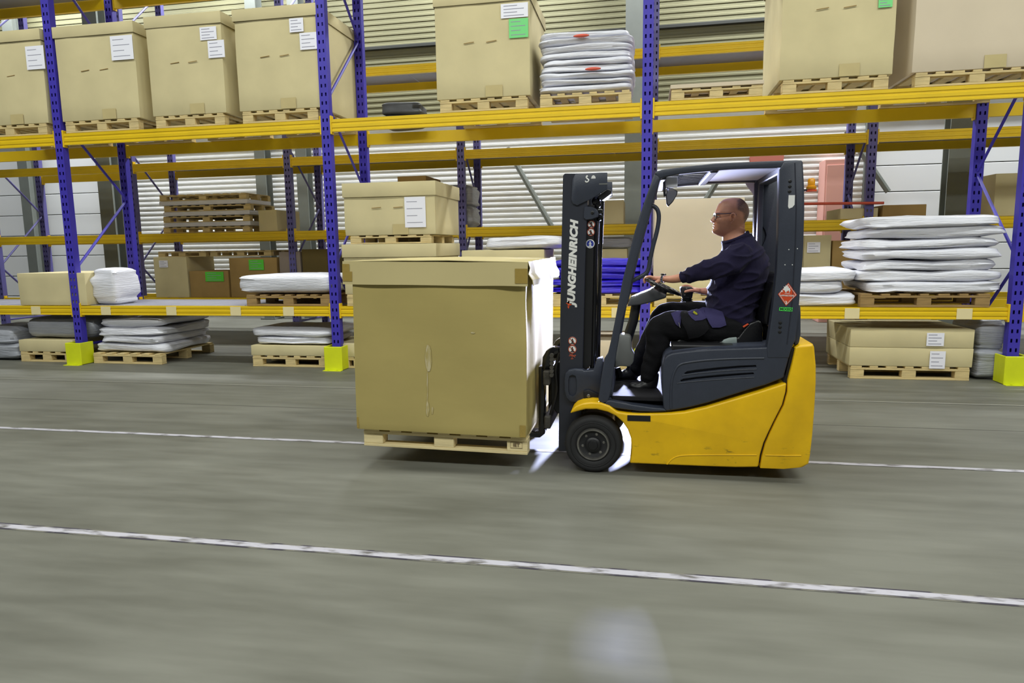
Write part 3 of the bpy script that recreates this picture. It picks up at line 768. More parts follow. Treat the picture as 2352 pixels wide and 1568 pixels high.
# cover with side panel, sill and rear pillars
YC0, YC1 = YN+.015, YE-.015
hood = [(1530, 944.5), (1524, 938), (1521, 900), (1521, 845), (1525, 825), (1532, 816), (1543, 811), (1559, 808.5), (1600, 804), (1643, 801), (1700, 799), (1756, 797), (1790, 795), (1822, 795), (1817, 804), (1809, 835), (1800, 868), (1760, 884), (1715, 897), (1671, 911), (1630, 924), (1587, 935), (1555, 941)]
b = pslab(hood, YC0, YC1, .02, 4)
cut = NB()
def slot(pts, d=.03):
    q = [P(*p, YC0) for p in pts]
    return slab([(v.x, v.z) for v in q], YC0-.02, YC0+d, 0)
b = boolean(b, slot([(1571, 857), (1578, 852), (1600, 848.5), (1650, 843), (1700, 839), (1736, 838), (1738, 842), (1700, 844.5), (1650, 849), (1600, 855), (1575, 859)]))
b = boolean(b, slot([(1562, 873), (1570, 869), (1600, 865), (1650, 860), (1700, 856.5), (1730, 855), (1733, 859), (1700, 861.5), (1650, 866), (1600, 870.5), (1565, 876)]))
HD = obj('engine_cover', b, DARK, TL, True, angle=35)
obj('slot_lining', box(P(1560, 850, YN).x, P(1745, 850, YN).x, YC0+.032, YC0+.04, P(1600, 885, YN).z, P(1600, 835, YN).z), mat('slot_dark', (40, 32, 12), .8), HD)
for pts, r in (([(1541, 938), (1541, 900), (1544, 870), (1552, 848), (1562, 837), (1580, 832), (1620, 827), (1680, 823.5), (1755, 822)], .007),
               ([(1567, 862), (1580, 859.5), (1620, 855), (1680, 850), (1738, 847.5)], .004), ([(1555, 880), (1580, 877), (1620, 873.5), (1680, 869), (1732, 866)], .004)):
    obj('raised_rib', tube(smoothpts([P(a, c, YC0) for a, c in pts], 5), r, 8), DARK, HD, True)
# tray top behind the legs
obj('seat_platform', box(P(1545, 805, YC0).x, P(1760, 805, YC0).x, YC0+.12, YC1-.12, P(1640, 803, YC0).z-.03, P(1640, 803, YC0).z+.012, .01), BLK, TL)
# door sill and floor
sill = [(1373, 920), (1388, 929), (1401, 917), (1450, 928), (1500, 935), (1524, 937), (1534, 945), (1500, 946), (1470, 945), (1440, 941), (1412, 936.5), (1392, 931)]
sill = [(1380, 922), (1401, 919), (1450, 929), (1500, 936), (1526, 938), (1532, 944.5), (1500, 946), (1470, 945), (1440, 941), (1412, 937), (1388, 930)]
obj('step_sill', pslab(sill, YC0, YC1, .008, 3), DARK, TL, True)
fl = P(1460, 903, YC0+.1)
fz = fl.z-.01
obj('floor_mat', box(P(1404, 905, YC0).x, P(1535, 905, YC0).x, YC0+.05, YC1-.05, fz-.03, fz, .006), mat('floor_rubber', (34, 33, 36), .85, bump=.3, bs=40, spec=.2), TL)
obj('cab_front_wall', box(P(1395, 905, YC0).x-.02, P(1395, 905, YC0).x+.03, YC0+.09, YC1-.09, fz-.02, fz+.22, .01), DARK, TL)

# rear pillars (near and far) as full depth posts
pil = [(1761, 800), (1766, 770), (1775, 705), (1780, 660), (1784, 620), (1787.5, 536), (1790, 390), (1800, 372), (1841, 368), (1844, 372), (1847, 430), (1847.5, 480), (1846, 540), (1844, 590), (1840, 635), (1836, 690), (1831, 740), (1827, 780), (1817, 803), (1812, 822), (1763, 822)]
def at_far(pts, Y, Yn):
    """same world outline, only other depth"""
    return [(P(a, c, Yn).x, P(a, c, Yn).z) for a, c in pts]
q = at_far(pil, 0, YC0)
for i, y0 in enumerate((YC0-.004, YC1-.07)):
    o = obj('rear_pillar', slab(q, y0, y0+.074, .012, 3), DARK, TL, True)
    if i == 0: PILN = o
fp = [P(*a, YC1-.09) for a in ((1747, 408), (1790, 398), (1792, 470), (1790, 640), (1752, 640), (1752, 585), (1750, 566), (1757, 552), (1760, 540), (1757, 528), (1750, 518), (1747, 500))]
obj('rear_side_panel', slab([(v.x, v.z) for v in fp], YC1-.09, YC1-.065, .006, 2), DARK, TL, True)
obj('rear_cross_panel', box(P(1797, 420, YC0).x, P(1812, 420, YC0).x, YC1-.15, YC1-.06, P(1797, 600, YC0).z-.3, P(1797, 384, YC0).z, .01), DARK, TL)
YD0 = YC0-.004
# pillar edge strip and details
obj('pillar_groove', tube([P(1826, 374, YD0-.001), P(1829, 480, YD0-.001), P(1827, 560, YD0-.001), P(1820, 690, YD0-.001), P(1808, 790, YD0-.001)], .003, 6), DARK2, PILN, True)
for (px, py) in ((1814.5, 416), (1814, 428), (1813.5, 439.5), (1792, 741), (1791.5, 751), (1791, 762)):
    c = P(px, py, YD0); obj('bolt', lathe([(.010, 0), (.010, -.003), (.006, -.007)], c, 'Y', 12), BLK, PILN, True)
q = [P(*p, YD0-.002) for p in ((1811.5, 448), (1826, 448), (1825, 470), (1820, 476), (1812, 479), (1810, 474))]
obj('paper_sticker', slab([(v.x, v.z) for v in q], YD0-.002, YD0-.0005), WHITEP, PILN)
for (px, py) in ((1812, 573), (1831.5, 571), (1803, 608), (1820, 608)):
    c = P(px, py, YD0-.0005); obj('paint_chip', lathe([(.0035, 0), (.002, -.001)], c, 'Y', 7), WHITEP, PILN)
# hazard diamond
dc = P(1808.6, 676, YD0-.002); s = P(1830.5, 676, YD0-.002).x-dc.x; sv = dc.z-P(1808.6, 702.5, YD0-.002).z
RD = mat('hazard_red', (208, 74, 34), .45)
def dia(k, yy, t=.001): return slab([(dc.x+s*k, dc.z-s*k*.05), (dc.x+s*k*.06, dc.z+sv*k), (dc.x-s*k, dc.z+s*k*.03), (dc.x-s*k*.1, dc.z-sv*k)], yy, yy+t)
HZ = obj('hazard_diamond', dia(1, YD0-.003, .002), RD, PILN)
b = NB(); cr = [Vector((dc.x+a, YD0-.0034, dc.z+c)) for a, c in ((s*.88, -s*.04), (s*.05, sv*.88), (-s*.88, s*.03), (-s*.09, -sv*.88))]
for i in range(4): tube([cr[i], cr[(i+1) % 4]], .0013, 4, b)
fl_ = [(-.2, .18), (-.34, .36), (-.52, .46), (-.38, .56), (-.44, .70), (-.28, .66), (-.2, .82), (-.12, .68), (-.02, .86), (0.02, .62), (.1, .72), (.12, .5), (.26, .6), (.24, .42), (.3, .34), (.2, .18), (.14, .14), (.18, .3), (.08, .38), (.05, .26), (-.02, .34), (-.08, .22), (-.14, .3), (-.12, .14)]
q = [(dc.x+a*s, dc.z+c*sv) for a, c in fl_]; slab(q, YD0-.0042, YD0-.0032, bm=b)
slab([(dc.x-.3*s, dc.z+.10*sv), (dc.x+.25*s, dc.z+.08*sv), (dc.x+.25*s, dc.z+.05*sv), (dc.x-.3*s, dc.z+.07*sv)], YD0-.0042, YD0-.0032, bm=b)
slab([(dc.x-.72*s, dc.z+.22*sv), (dc.x-.66*s, dc.z+.38*sv), (dc.x-.45*s, dc.z+.24*sv)], YD0-.0042, YD0-.0032, bm=b)
merge(b, text_bm('FLAMMABLE LIQUID', .0125, facing((dc.x-.004, YD0-.0040, dc.z-.10*sv), -.02), bold=.0003, sx=.74))
merge(b, text_bm('3', .026, facing((dc.x-.006, YD0-.0040, dc.z-.72*sv)), bold=.0006))
obj('hazard_print', b, WHITEP, PILN)
# MIXED tag
c = P(1805.3, 710, YD0-.002)
wd = P(1820.5, 710, YD0-.002).x-c.x; hh = c.z-P(1805, 715.5, YD0-.002).z
q = [(c.x-wd, c.z+hh*.55+.004), (c.x-wd-.002, c.z-hh*.85+.004), (c.x+wd-.002, c.z-hh*.95), (c.x+wd, c.z+hh*.75)]
obj('mixed_tag', slab(q, YD0-.003, YD0-.001), mat('tag_green', (80, 226, 90), .5), PILN)
obj('tag_print', text_bm('MIXED', .021, facing((c.x, YD0-.0036, c.z), -.05), bold=.0005, sx=1.15), mat('tag_ink', (20, 70, 30), .6), PILN)

# front pillars
ap = [(1503, 399), (1486, 446), (1479, 466), (1458, 531), (1444, 588), (1430, 643), (1421, 690), (1413, 733), (1404, 778), (1399, 800), (1396, 812), (1388, 824), (1380, 872), (1374, 917), (1377, 923), (1388, 929), (1394, 927), (1399, 915), (1404, 896), (1410, 850), (1415.6, 812), (1424, 764.5), (1430, 733), (1444, 688), (1452, 643), (1465, 590), (1480, 536), (1497, 475), (1508, 438), (1517, 411), (1514, 403)]
q = at_far(ap, 0, YC0)
for y0 in (YC0, YC1-.06): obj('front_pillar', slab(q, y0, y0+.06, .016, 3), DARK, TL, True)
# roof side rails
rr = [(1503, 399), (1506, 394), (1520, 389.5), (1556, 385), (1600, 379.5), (1643, 375), (1700, 372.5), (1755, 370), (1828, 367.5), (1842, 368.5), (1842, 384), (1797, 384.5), (1727, 386), (1680, 388), (1643, 391), (1600, 395), (1556, 400), (1530, 405), (1514, 411)]
q = at_far(rr, 0, YC0)
for y0 in (YC0, YC1-.06): obj('roof_rail', slab(q, y0, y0+.06, .014, 3), DARK, TL, True)
# roof: cross tubes, slats, rear plate
def rx(px, py): v = P(px, py, YC0); return v.x, v.z
x0, z0 = rx(1512, 400); x1, z1 = rx(1640, 383); x2, z2 = rx(1836, 376)
obj('roof_cross_bar', box(x0-.0, x0+.05, YC0+.05, YC1-.05, z0-.03, z0+.012, .01), DARK, TL)
obj('roof_cross_bar', box(x1-.02, x1+.03, YC0+.05, YC1-.05, z1-.03, z1+.01, .008), DARK, TL)
obj('roof_cross_bar', box(x2-.09, x2-.01, YC0+.05, YC1-.05, z2-.045, z2+.015, .01), DARK, TL)
for k in range(7):
    y = YC0+.16+k*.118
    obj('roof_bar', box(0, 1, y-.016, y+.016, -.004, .004, .001, 1) if False else tube([(x0+.03, y, z0-.004), ((x0+x1)/2, y, (z0+z1)/2+.004), (x1, y, z1-.008)], .005, 8, None, False, 3.0), DARK, TL, True)
obj('roof_panel', box(x1+.03, x2-.09, YC0+.07, YC1-.07, z1-.006, z1+.006, .003), FLASHLIT, TL)
q = [(x1+.03, z1-.008), (x1+.16, z1-.008), (x1+.06, z1-.05), (x1+.03, z1-.05)]
# corner plates at the roof underside, flash light in their pale colour
obj('corner_plate', box(x0+.05, x0+.12, YC0+.07, YC0+.10, z0-.075, z0-.01, .004), FLASHLIT, TL)
q = [rx(1765, 386), rx(1791, 386), rx(1791, 425), rx(1783, 412), rx(1772, 398)]
obj('corner_plate', slab(q, YC1-.05, YC1-.03), FLASHLIT, TL)
# beacon at the back
c = P(1853, 420, 4.7)
t = obj('beacon', lathe([(.03, -.045), (.032, -.03), (.022, -.025), (.022, .01), (.016, .02)], (c.x+.01, 4.62, c.z), 'Z', 16), mat('beacon_amber', (222, 150, 20), .25), TL, True)
obj('beacon_bracket', box(c.x-.035, c.x+.03, 4.60, 4.64, c.z-.055, c.z-.045, .003), BLK, TL)
obj('beacon_base', lathe([(.034, -.06), (.034, -.048)], (c.x+.01, 4.62, c.z), 'Z', 16), ORANGE, t)
q = [pz(1834, 700, YC0), pz(1841, 702, YC0), pz(1842, 720, YC0), pz(1842, 770, YC0), pz(1838, 790, YC0), pz(1828, 795, YC0), pz(1826, 780, YC0)]
obj('rear_housing', slab(q, YC0+.03, YC0+.4, .008, 2), DARK, TL, True)
# grab handle inside the front pillar
gy = YC0+.05
gp = [P(*p, gy) for p in ((1494, 473), (1502, 474), (1509, 480), (1513, 492), (1512.5, 510), (1508, 535), (1500, 565), (1493, 598), (1489.5, 617), (1483, 628), (1468, 637), (1449, 646))]
obj('grab_handle', tube(smoothpts(gp, 5), .0135, 12), DARK, TL, True)
# mirror
my = 4.62
mp = [P(*p, my) for p in ((1532, 430), (1545, 432), (1557, 438), (1555, 448), (1546, 463), (1534.5, 475), (1531, 468), (1529.5, 450))]
q = [(v.x, v.z) for v in mp]
ME = obj('mirror_shell', slab(q, my, my+.05, .008, 2), BLK, TL, True)
c = Vector((sum(a for a, _ in q)/8, 0, sum(z for _, z in q)/8))
obj('mirror_glass', slab([(c.x+(a-c.x)*.84, c.z+(z-c.z)*.84) for a, z in q], my-.003, my+.001), CHR, ME)
obj('mirror_arm', tube([P(1526, 415, my+.02), P(1526, 436, my+.02), P(1527, 450, my+.02), P(1534, 446, my+.02)], .009, 8), BLK, TL, True)

# ---- mast
YM = 4.60; YMF = 5.26
def mq(pts, Y=YM): return [(P(a, c, Y).x, P(a, c, Y).z) for a, c in pts]
web = mq([(1293, 403), (1297, 398), (1352, 398), (1344, 600), (1338, 860), (1335, 1036), (1283, 1036), (1283, 1020), (1287, 700), (1291, 500)])
fr_ = mq([(1293, 403), (1297, 398), (1301, 398), (1296, 600), (1291, 860), (1290, 1036), (1283, 1036), (1287, 700)])
bk_ = mq([(1344, 398), (1352, 398), (1344, 600), (1338, 860), (1335, 1036), (1328, 1036), (1332, 860), (1337, 600)])
for i, (y0, s) in enumerate(((YM, 1), (YMF, -1))):
    b = slab(web, min(y0, y0+s*.02), max(y0, y0+s*.02), .003, 1)
    slab(fr_, min(y0+s*.016, y0+s*.09), max(y0+s*.016, y0+s*.09), bm=b); slab(bk_, min(y0+s*.016, y0+s*.09), max(y0+s*.016, y0+s*.09), bm=b)
    o = obj('mast_rail', b, DARK2, TL, False)
    if i == 0: MR = o
    inner = mq([(1340, 470), (1365, 470), (1357, 840), (1340, 852), (1332, 852)], YM)
    b = slab(inner, min(y0+s*.03, y0+s*.06), max(y0+s*.03, y0+s*.06), .002, 1)
    o2 = obj('inner_mast_rail', b, BLK, TL)
    if i == 0: MI = o2
    cx = [P(1368, 455, YM+.07), P(1361, 848, YM+.07)]
    obj('lift_cylinder', tube([(v.x, y0+s*.08, v.z) for v in cx], .020, 14), BLKG, TL, True)
    obj('piston_rod', tube([(v.x-.035, y0+s*.055, v.z) for v in (P(1374, 475, YM), P(1364, 836, YM))], .005, 10), CHR, TL, True)
    cb = NB()
    for k in range(56):
        a = P(1377, 425, YM+.06).lerp(P(1372, 560, YM+.06), k/56)
        box(a.x-.006, a.x+.006, y0+s*.10-.008, y0+s*.10+.008, a.z-.0055, a.z+.004, .001, 1, cb)
    obj('lift_chain', cb, WORN, TL)
    obj('hose_line', tube(smoothpts([P(1384, 435, YM+.1), P(1383, 520, YM+.1), P(1379, 600, YM+.1), P(1374, 700, YM+.1), P(1368, 830, YM+.1)], 4), .007, 8), BLK, TL, True)
for (a, c) in (((1300, 402), (1345, 430)), ((1298, 690), (1336, 720)), ((1290, 985), (1330, 1015))):
    v0, v1 = P(*a, YM), P(*c, YM)
    obj('mast_crossbeam', box(v0.x+.01, v0.x+.06, YM+.02, YMF-.02, v1.z, v0.z, .006), DARK2, TL)
# head plates
hp = [(1315, 412), (1321, 400), (1345, 398), (1378, 396), (1395, 396), (1395, 434), (1357, 457), (1326, 472), (1316, 468), (1312, 458)]
q = mq(hp, YM-.012)
for i, y0 in enumerate((YM-.014, YMF+.002)):
    o = obj('mast_head_plate', slab(q, y0, y0+.012, .004, 2), DARK, TL, True)
    if i == 0: HP = o
q = mq([(1395, 434), (1405, 437), (1404, 445), (1384, 460), (1376, 458), (1372, 450)], YM+.02)
obj('head_bracket', slab(q, YM+.02, YM+.12, .003, 1), BLK, TL)
q = mq([(1342, 474), (1358, 474.5), (1370, 480), (1374, 488), (1373, 498), (1360, 503), (1346, 505), (1340, 500)], YM-.01)
obj('chain_bracket', slab(q, YM-.012, YM+.05, .003, 1), DARK, TL, True)
for c in (P(1361, 488, YM-.012),): obj('bolt', lathe([(.012, 0), (.012, -.006), (.006, -.01)], c, 'Y', 6), BLK, TL)
pb = NB()
for k, (px, py, r_) in enumerate(((1369, 462, .028), (1373, 470, .022), (1378, 485, .02), (1380, 497, .014), (1377, 503, .012))):
    lathe([(r_*.6, -.02), (r_, -.015), (r_, .015), (r_*.6, .02)], P(px, py, YM+.07), 'Y', 18, pb)
obj('chain_pulley', pb, BLKG, TL, True)
# hook symbol and white half disc
hk = [P(px, py, YM-.0155) for px, py in ((1348.5, 404.5), (1346.5, 407), (1349, 410.5), (1352, 413), (1350.5, 417), (1346.5, 418), (1344, 415))]
b = tube(smoothpts(hk, 4), .0042, 8); lathe([(.006, 0), (.006, -.001)], P(1348.5, 404.5, YM-.015), 'Y', 12, b)
obj('hook_symbol', b, WHITEP, HP)
c = P(1363, 408.5, YM-.0145); q = [(c.x+math.cos(a)*.0145, c.z+math.sin(a)*.021-.004) for a in [PI*i/10 for i in range(11)]]
obj('white_spot', slab(q, YM-.0155, YM-.0145), WHITEP, HP)
c0, c1 = P(1376, 421, YM-.0155), P(1395, 423.5, YM-.0145)
obj('worn_edge', box(c0.x, c1.x, YM-.0155, YM-.0143, c1.z, c0.z), GREYP, HP)
# lettering up the mast
a, c = P(1313.5, 705, YM-.001), P(1321.5, 503, YM-.001)
L_ = (c-a).length; ang = math.atan2(c.z-a.z, c.x-a.x)
tb = text_bm('JUNGHEINRICH', 1, Matrix(), shear=.22, bold=.062, spacing=1.06, extrude=.0)
xs = [v.co.x for v in tb.verts]; ys = [v.co.y for v in tb.verts]
H_ = .070
S = Matrix.Diagonal((L_/(max(xs)-min(xs)), H_/(max(ys)-min(ys)), 1, 1)) @ Matrix.Translation((-(max(xs)+min(xs))/2, -(max(ys)+min(ys))/2, 0))
bmesh.ops.transform(tb, matrix=facing(((a.x+c.x)/2, YM-.0012, (a.z+c.z)/2), ang) @ S, verts=tb.verts)
obj('mast_lettering', tb, WHITEP, MR)
q = [P(px, py, YM) for px, py in ((1300, 697), (1308, 688.5), (1308, 697), (1313, 696), (1313, 700), (1304, 702), (1304, 698))]
b = slab([(v.x, v.z) for v in q], YM-.0012, YM-.0004)
q = [P(px, py, YM) for px, py in ((1303, 703.5), (1308, 702.5), (1306, 709))]
slab([(v.x, v.z) for v in q], YM-.0012, YM-.0004, bm=b)
obj('mast_emblem', b, ORANGE, MR)
# round prohibition stickers
RB_ = mat('sticker_ring', (176, 84, 60), .5); BLUES = mat('sticker_blue', (38, 54, 150), .5)
def sticker(px, py, r_, Y, par, kind):
    c = P(px, py, Y)
    o = obj('round_sticker', lathe([(r_, 0), (r_, -.001)], c, 'Y', 24), BLUES if kind == 2 else WHITEP, par)
    b = NB(); ring = [(c.x+math.cos(t_)*r_*.9, Y-.0013, c.z+math.sin(t_)*r_*.9) for t_ in [2*PI*i/24 for i in range(24)]]
    tube(ring, r_*.1, 4, b, True)
    if kind != 2: tube([(c.x-r_*.62, Y-.0014, c.z+r_*.62), (c.x+r_*.62, Y-.0014, c.z-r_*.62)], r_*.09, 4, b)
    obj('sticker_ring', b, RB_ if kind != 2 else WHITEP, o)
    b = NB(); ell((c.x, Y-.0014, c.z+r_*.4), r_*.17, .0006, r_*.17, b, 8, 6)
    for p_, q_ in (((0, .25), (0, -.1)), ((0, -.1), (-.22, -.6)), ((0, -.1), (.22, -.6)), ((0, .15), (.3, -.05)), ((0, .15), (-.3, -.02)), ((-.55, -.6), (.5, -.6))):
        tube([(c.x+p_[0]*r_, Y-.0014, c.z+p_[1]*r_), (c.x+q_[0]*r_, Y-.0014, c.z+q_[1]*r_)], r_*.1, 4, b)
    obj('sticker_figure', b, BLK if kind != 2 else WHITEP, o)
sticker(1314.8, 783, .029, YM-.0005, MR, 0); sticker(1314.5, 802, .029, YM-.0005, MR, 0)
sticker(1358, 515, .026, YM+.029, MI, 0); sticker(1357, 533, .026, YM+.029, MI, 0); sticker(1355.5, 560, .030, YM+.029, MI, 2)
b = NB()
for p_, q_ in (((1307, 817), (1323, 816)), ((1314, 811), (1314, 822)), ((1311, 824), (1317, 824)), ((1308, 813), (1321, 820))):
    tube([P(*p_, YM-.001), P(*q_, YM-.001)], .003, 4, b)
obj('worn_sticker', b, RB_, MR)
# tilt bracket with oval recess
br_ = [(1296, 870), (1298, 858), (1306, 850), (1320, 847.5), (1338, 848.6), (1341, 852), (1362.5, 850.4), (1370, 826), (1383, 822), (1386, 835), (1381, 870), (1378, 925), (1350, 927), (1309, 922), (1300, 912), (1296, 895)]
yb = YM-.04
b = slab(mq(br_, yb), yb, yb+.10, .008, 2)
ov = [(1305, 872), (1308, 863), (1315, 860), (1322, 863), (1325, 872), (1325, 896), (1322, 906), (1315, 910), (1308, 907), (1305, 897)]
b = boolean(b, slab(mq(ov, yb), yb-.02, yb+.02))
obj('tilt_bracket', b, DARK, TL, True)
arm = mq([(1340, 898), (1352, 895), (1376, 905), (1376, 925), (1350, 925), (1341, 915)], yb-.012)
obj('tilt_arm', slab(arm, yb-.014, yb-.001, .004, 2), BLK, TL, True)
obj('tilt_pin', lathe([(.012, 0), (.012, -.008), (.006, -.011)], P(1352, 908.5, yb-.014), 'Y', 16), RIM, TL, True)
obj('front_axle', box(P(1320, 1000, YN).x, P(1400, 1000, YN).x, YN+.16, YE-.16, .12, .28, .02), BLK, TL)
# fork carriage
yc0, yc1 = 4.56, 5.30
ca = P(1247, 852, yc0); cb_ = P(1262, 985, yc0)
obj('carriage_plate', box(ca.x, ca.x+.045, yc0, yc1, ca.z-.10, ca.z, .008), WORN, TL)
obj('carriage_plate', box(ca.x+.005, ca.x+.05, yc0, yc1, cb_.z, cb_.z+.09, .008), WORN, TL)
v = P(1264, 850, yc0); v2 = P(1283, 960, yc0)
for y0 in (yc0+.10, yc1-.16): 
    q = mq([(1260, 856), (1272, 838), (1290, 836), (1290, 955), (1276, 958), (1262, 940)], yc0)
    obj('carriage_side', slab(q, y0, y0+.05, .006), BLK, TL)
for y0 in (4.62, 5.12):
    # forks: shank and blade
    zb = .165
    xk = ca.x-.045
    q = [(xk+.045, ca.z+.02), (xk+.005, ca.z+.02), (xk, zb+.045), (xk-1.12, zb+.040), (xk-1.14, zb+.030), (xk-1.12, zb+.02), (xk+.01, zb), (xk+.045, zb+.03)]
    th = .0
    o = obj('fork', slab([(a-.0, z) for a, z in q], y0, y0+.10, .006, 2), BLKG, TL, True)
    hk = mq([(1244, 852), (1246, 820), (1254, 806), (1262, 800), (1270, 797), (1284, 799), (1283, 812), (1270, 815), (1266, 845)], 4.62)
    obj('fork_hook', slab(hk, y0, y0+.09, .006, 2), BLKG, TL, True)
pb = NB()
for k in range(6): lathe([(.014, 0), (.014, -.03)], P(1268, 815+k*9, yc0-.0), 'Y', 8, pb)
obj('carriage_bolts', pb, WORN, TL)
obj('carriage_hose', tube(smoothpts([P(1250, 990, 4.7), P(1262, 960, 4.62), P(1278, 900, 4.62), P(1276, 850, 4.62), P(1285, 810, 4.62)], 5), .011, 8), BLK, TL, True)

# ---- cab interior
yk = 4.93
# steering column, shroud, wheel
q = mq([(1440, 703), (1448, 684), (1470, 675), (1493, 666), (1499, 661), (1531, 676.5), (1530, 684), (1496, 694), (1470, 700)], yk-.08)
obj('column_shroud', slab(q, yk-.09, yk+.09, .02, 3), GREYP if False else mat('shroud_grey', (70, 72, 76), .5), TL, True)
SW = thing  # (name kept free)
wcn = P(1521, 657, yk-.03); u = Vector((-.908, 0, .418)); n_ = Vector((.418, 0, .908)); v_ = Vector((0, 1, 0)); Rw = .135
ring = [wcn+u*math.cos(a)*Rw+v_*math.sin(a)*Rw*1.12 for a in [2*PI*i/48 for i in range(48)]]
STW = obj('steering_wheel', tube(ring, .0125, 12, None, True), BLKG, TL, True)
b = NB()
for a in (PI*.5, -PI*.5, PI): tube([wcn-n_*.015, wcn-n_*.01+(u*math.cos(a)+v_*math.sin(a)*1.1)*Rw*.55, wcn+(u*math.cos(a)+v_*math.sin(a)*1.12)*Rw], [.016, .013, .010], 8, b)
obj('spoke', b, BLK, STW, True)
obj('wheel_hub', tube([wcn-n_*.075, wcn-n_*.03, wcn-n_*.005], [.048, .05, .042], 24), BLK, STW, True)
obj('steering_column', tube([P(1462, 694, yk), P(1455, 735, yk), P(1442, 775, yk), P(1425, 830, yk)], [.034, .034, .036, .04], 14), BLK, TL, True)
q = mq([(1421, 772), (1428, 768), (1446, 770), (1450, 776), (1450, 805), (1457, 815), (1455, 832), (1446, 842), (1425, 840), (1412, 846), (1414, 815), (1419, 790)], yk-.12)
obj('column_base', slab(q, yk-.13, yk+.02, .012, 2), GREYP, TL, True)
for k, (px, py) in enumerate(((1424, 866), (1438, 872))):
    obj('pedal', tube([P(px-6, py-22, yk+.02+k*.12), P(px, py, yk+.02+k*.12)], [.02, .03], 8), BLK, TL, True)
# right hand console with joystick
q = mq([(1555, 705), (1572, 696), (1640, 694), (1700, 694), (1700, 735), (1560, 735)], 5.16)
obj('armrest_console', slab(q, 5.16, 5.34, .015, 3), BLK, TL, True)
obj('console_leg', box(P(1600, 735, 5.2).x, P(1660, 735, 5.2).x, 5.18, 5.32, P(1600, 735, 5.2).z-.2, P(1600, 735, 5.2).z+.01, .01), BLK, TL)
jy = 5.20
jq = mq([(1562, 661), (1566, 658.5), (1588, 659), (1594, 663), (1590, 684), (1587, 687), (1568, 687), (1565, 678)], jy-.035)
JS = obj('joystick', slab(jq, jy-.035, jy+.045, .01, 3), BLK, TL, True)
lv = P(1578, 690, jy)
obj('bellows', lathe([(.032, .03), (.040, .022), (.030, .016), (.044, .008), (.034, .0), (.048, -.008), (.038, -.016), (.052, -.024)], (lv.x, jy, lv.z), 'Z', 20), BLKG, JS, True)
for px, py in ((1572.5, 677), (1577, 662)): obj('button', lathe([(.006, 0), (.006, -.003)], P(px, py, jy-.036), 'Y', 10), GREYP, JS)
# seat
b = ell((0, 0, 0), 1, 1, 1); b.free()
q = mq([(1548, 800), (1552, 780), (1570, 770), (1640, 768), (1700, 772), (1740, 780), (1752, 790), (1752, 802)], 4.74)
obj('seat_cushion', slab(q, 4.70, 5.16, .03, 4), SEATM, TL, True)
q = mq([(1640, 802), (1640, 791), (1660, 781), (1685, 777), (1696, 775), (1710, 756), (1722, 742), (1740, 735), (1749, 738), (1753, 756), (1752, 792), (1748, 800)], 4.66)
obj('seat_bolster', slab(q, 4.66, 4.715, .02, 4), SEATM, TL, True)
bs = [P(*p, yk) for p in ((1752, 790), (1748, 760), (1748, 735), (1751, 708), (1757, 680), (1765, 652), (1772, 632), (1774, 624))]
obj('seat_backrest', tube(smoothpts(bs, 4), [(.05, .20)]*8+[(.055, .235)]*14+[(.045, .20), (.042, .19), (.036, .175), (.03, .16), (.024, .14), (.018, .11), (.01, .08)], 24), SEATM, TL, True)
q = mq([(1657, 786), (1662, 780), (1675, 775.5), (1692, 774), (1692.5, 788), (1670, 789)], 4.655)
obj('seat_lever', slab(q, 4.645, 4.664, .004, 2), mat('lever_grey', (150, 162, 160), .45), TL, True)
q = mq([(1706, 749.5), (1718, 742.5), (1720, 745), (1708, 752.5)], 4.655)
obj('belt_buckle', slab(q, 4.652, 4.67, .002), ORANGE, TL)

# ---- the load: pallet and lidded carton, tilted back with the mast
th = .0155
org = Vector((-1.3515, 4.30, .2615))
RT = Matrix.Translation(org) @ Matrix.Rotation(th, 4, 'Y')
BL, BD, BH = 1.186, 1.30, 1.09
CB = thing('lidded_carton', 'big brown lidded carton carried on the forklift forks', 'carton', org+Vector((0, BD/2, 0)), None, (0, th, 0))
def put(name, b, m, par, sm=False, ang=40):
    bmesh.ops.transform(b, matrix=RT, verts=b.verts); return obj(name, b, m, par, sm, angle=ang)
BOXM = mat('carried_cardboard', (176, 160, 100), .8, var=.05, vs=1.6, bump=.06, bs=18, stretch=(1, 1, 2.2), spec=.25)
b = box(-BL/2, BL/2, 0, BD, 0, BH, .005, 2)
bmesh.ops.subdivide_edges(b, edges=[e for e in b.edges if e.calc_length() > .3], cuts=22, use_grid_fill=True)
for v in b.verts:
    x, y, z = v.co; e = min(1, z/.15)
    if y < .2: v.co.y += e*(.006*math.sin(x*3+z*1.5)+noise.noise(Vector((x*1.6+z*.9, z*.7, 3)))*.022*min(1, (BL/2-abs(x))/.1+.2))
    # dented corner beneath the lid, right
    d = math.hypot(x-BL/2+.02, (z-(BH-.20))*.8)
    if d < .22 and y < .15: v.co.y += .026*(1-d/.22); v.co.x -= .012*(1-d/.22)
    if x > BL/2-.02: v.co.x += noise.noise(Vector((y*5, z*.6, 9)))*.014*e
put('body', b, BOXM, CB, True)
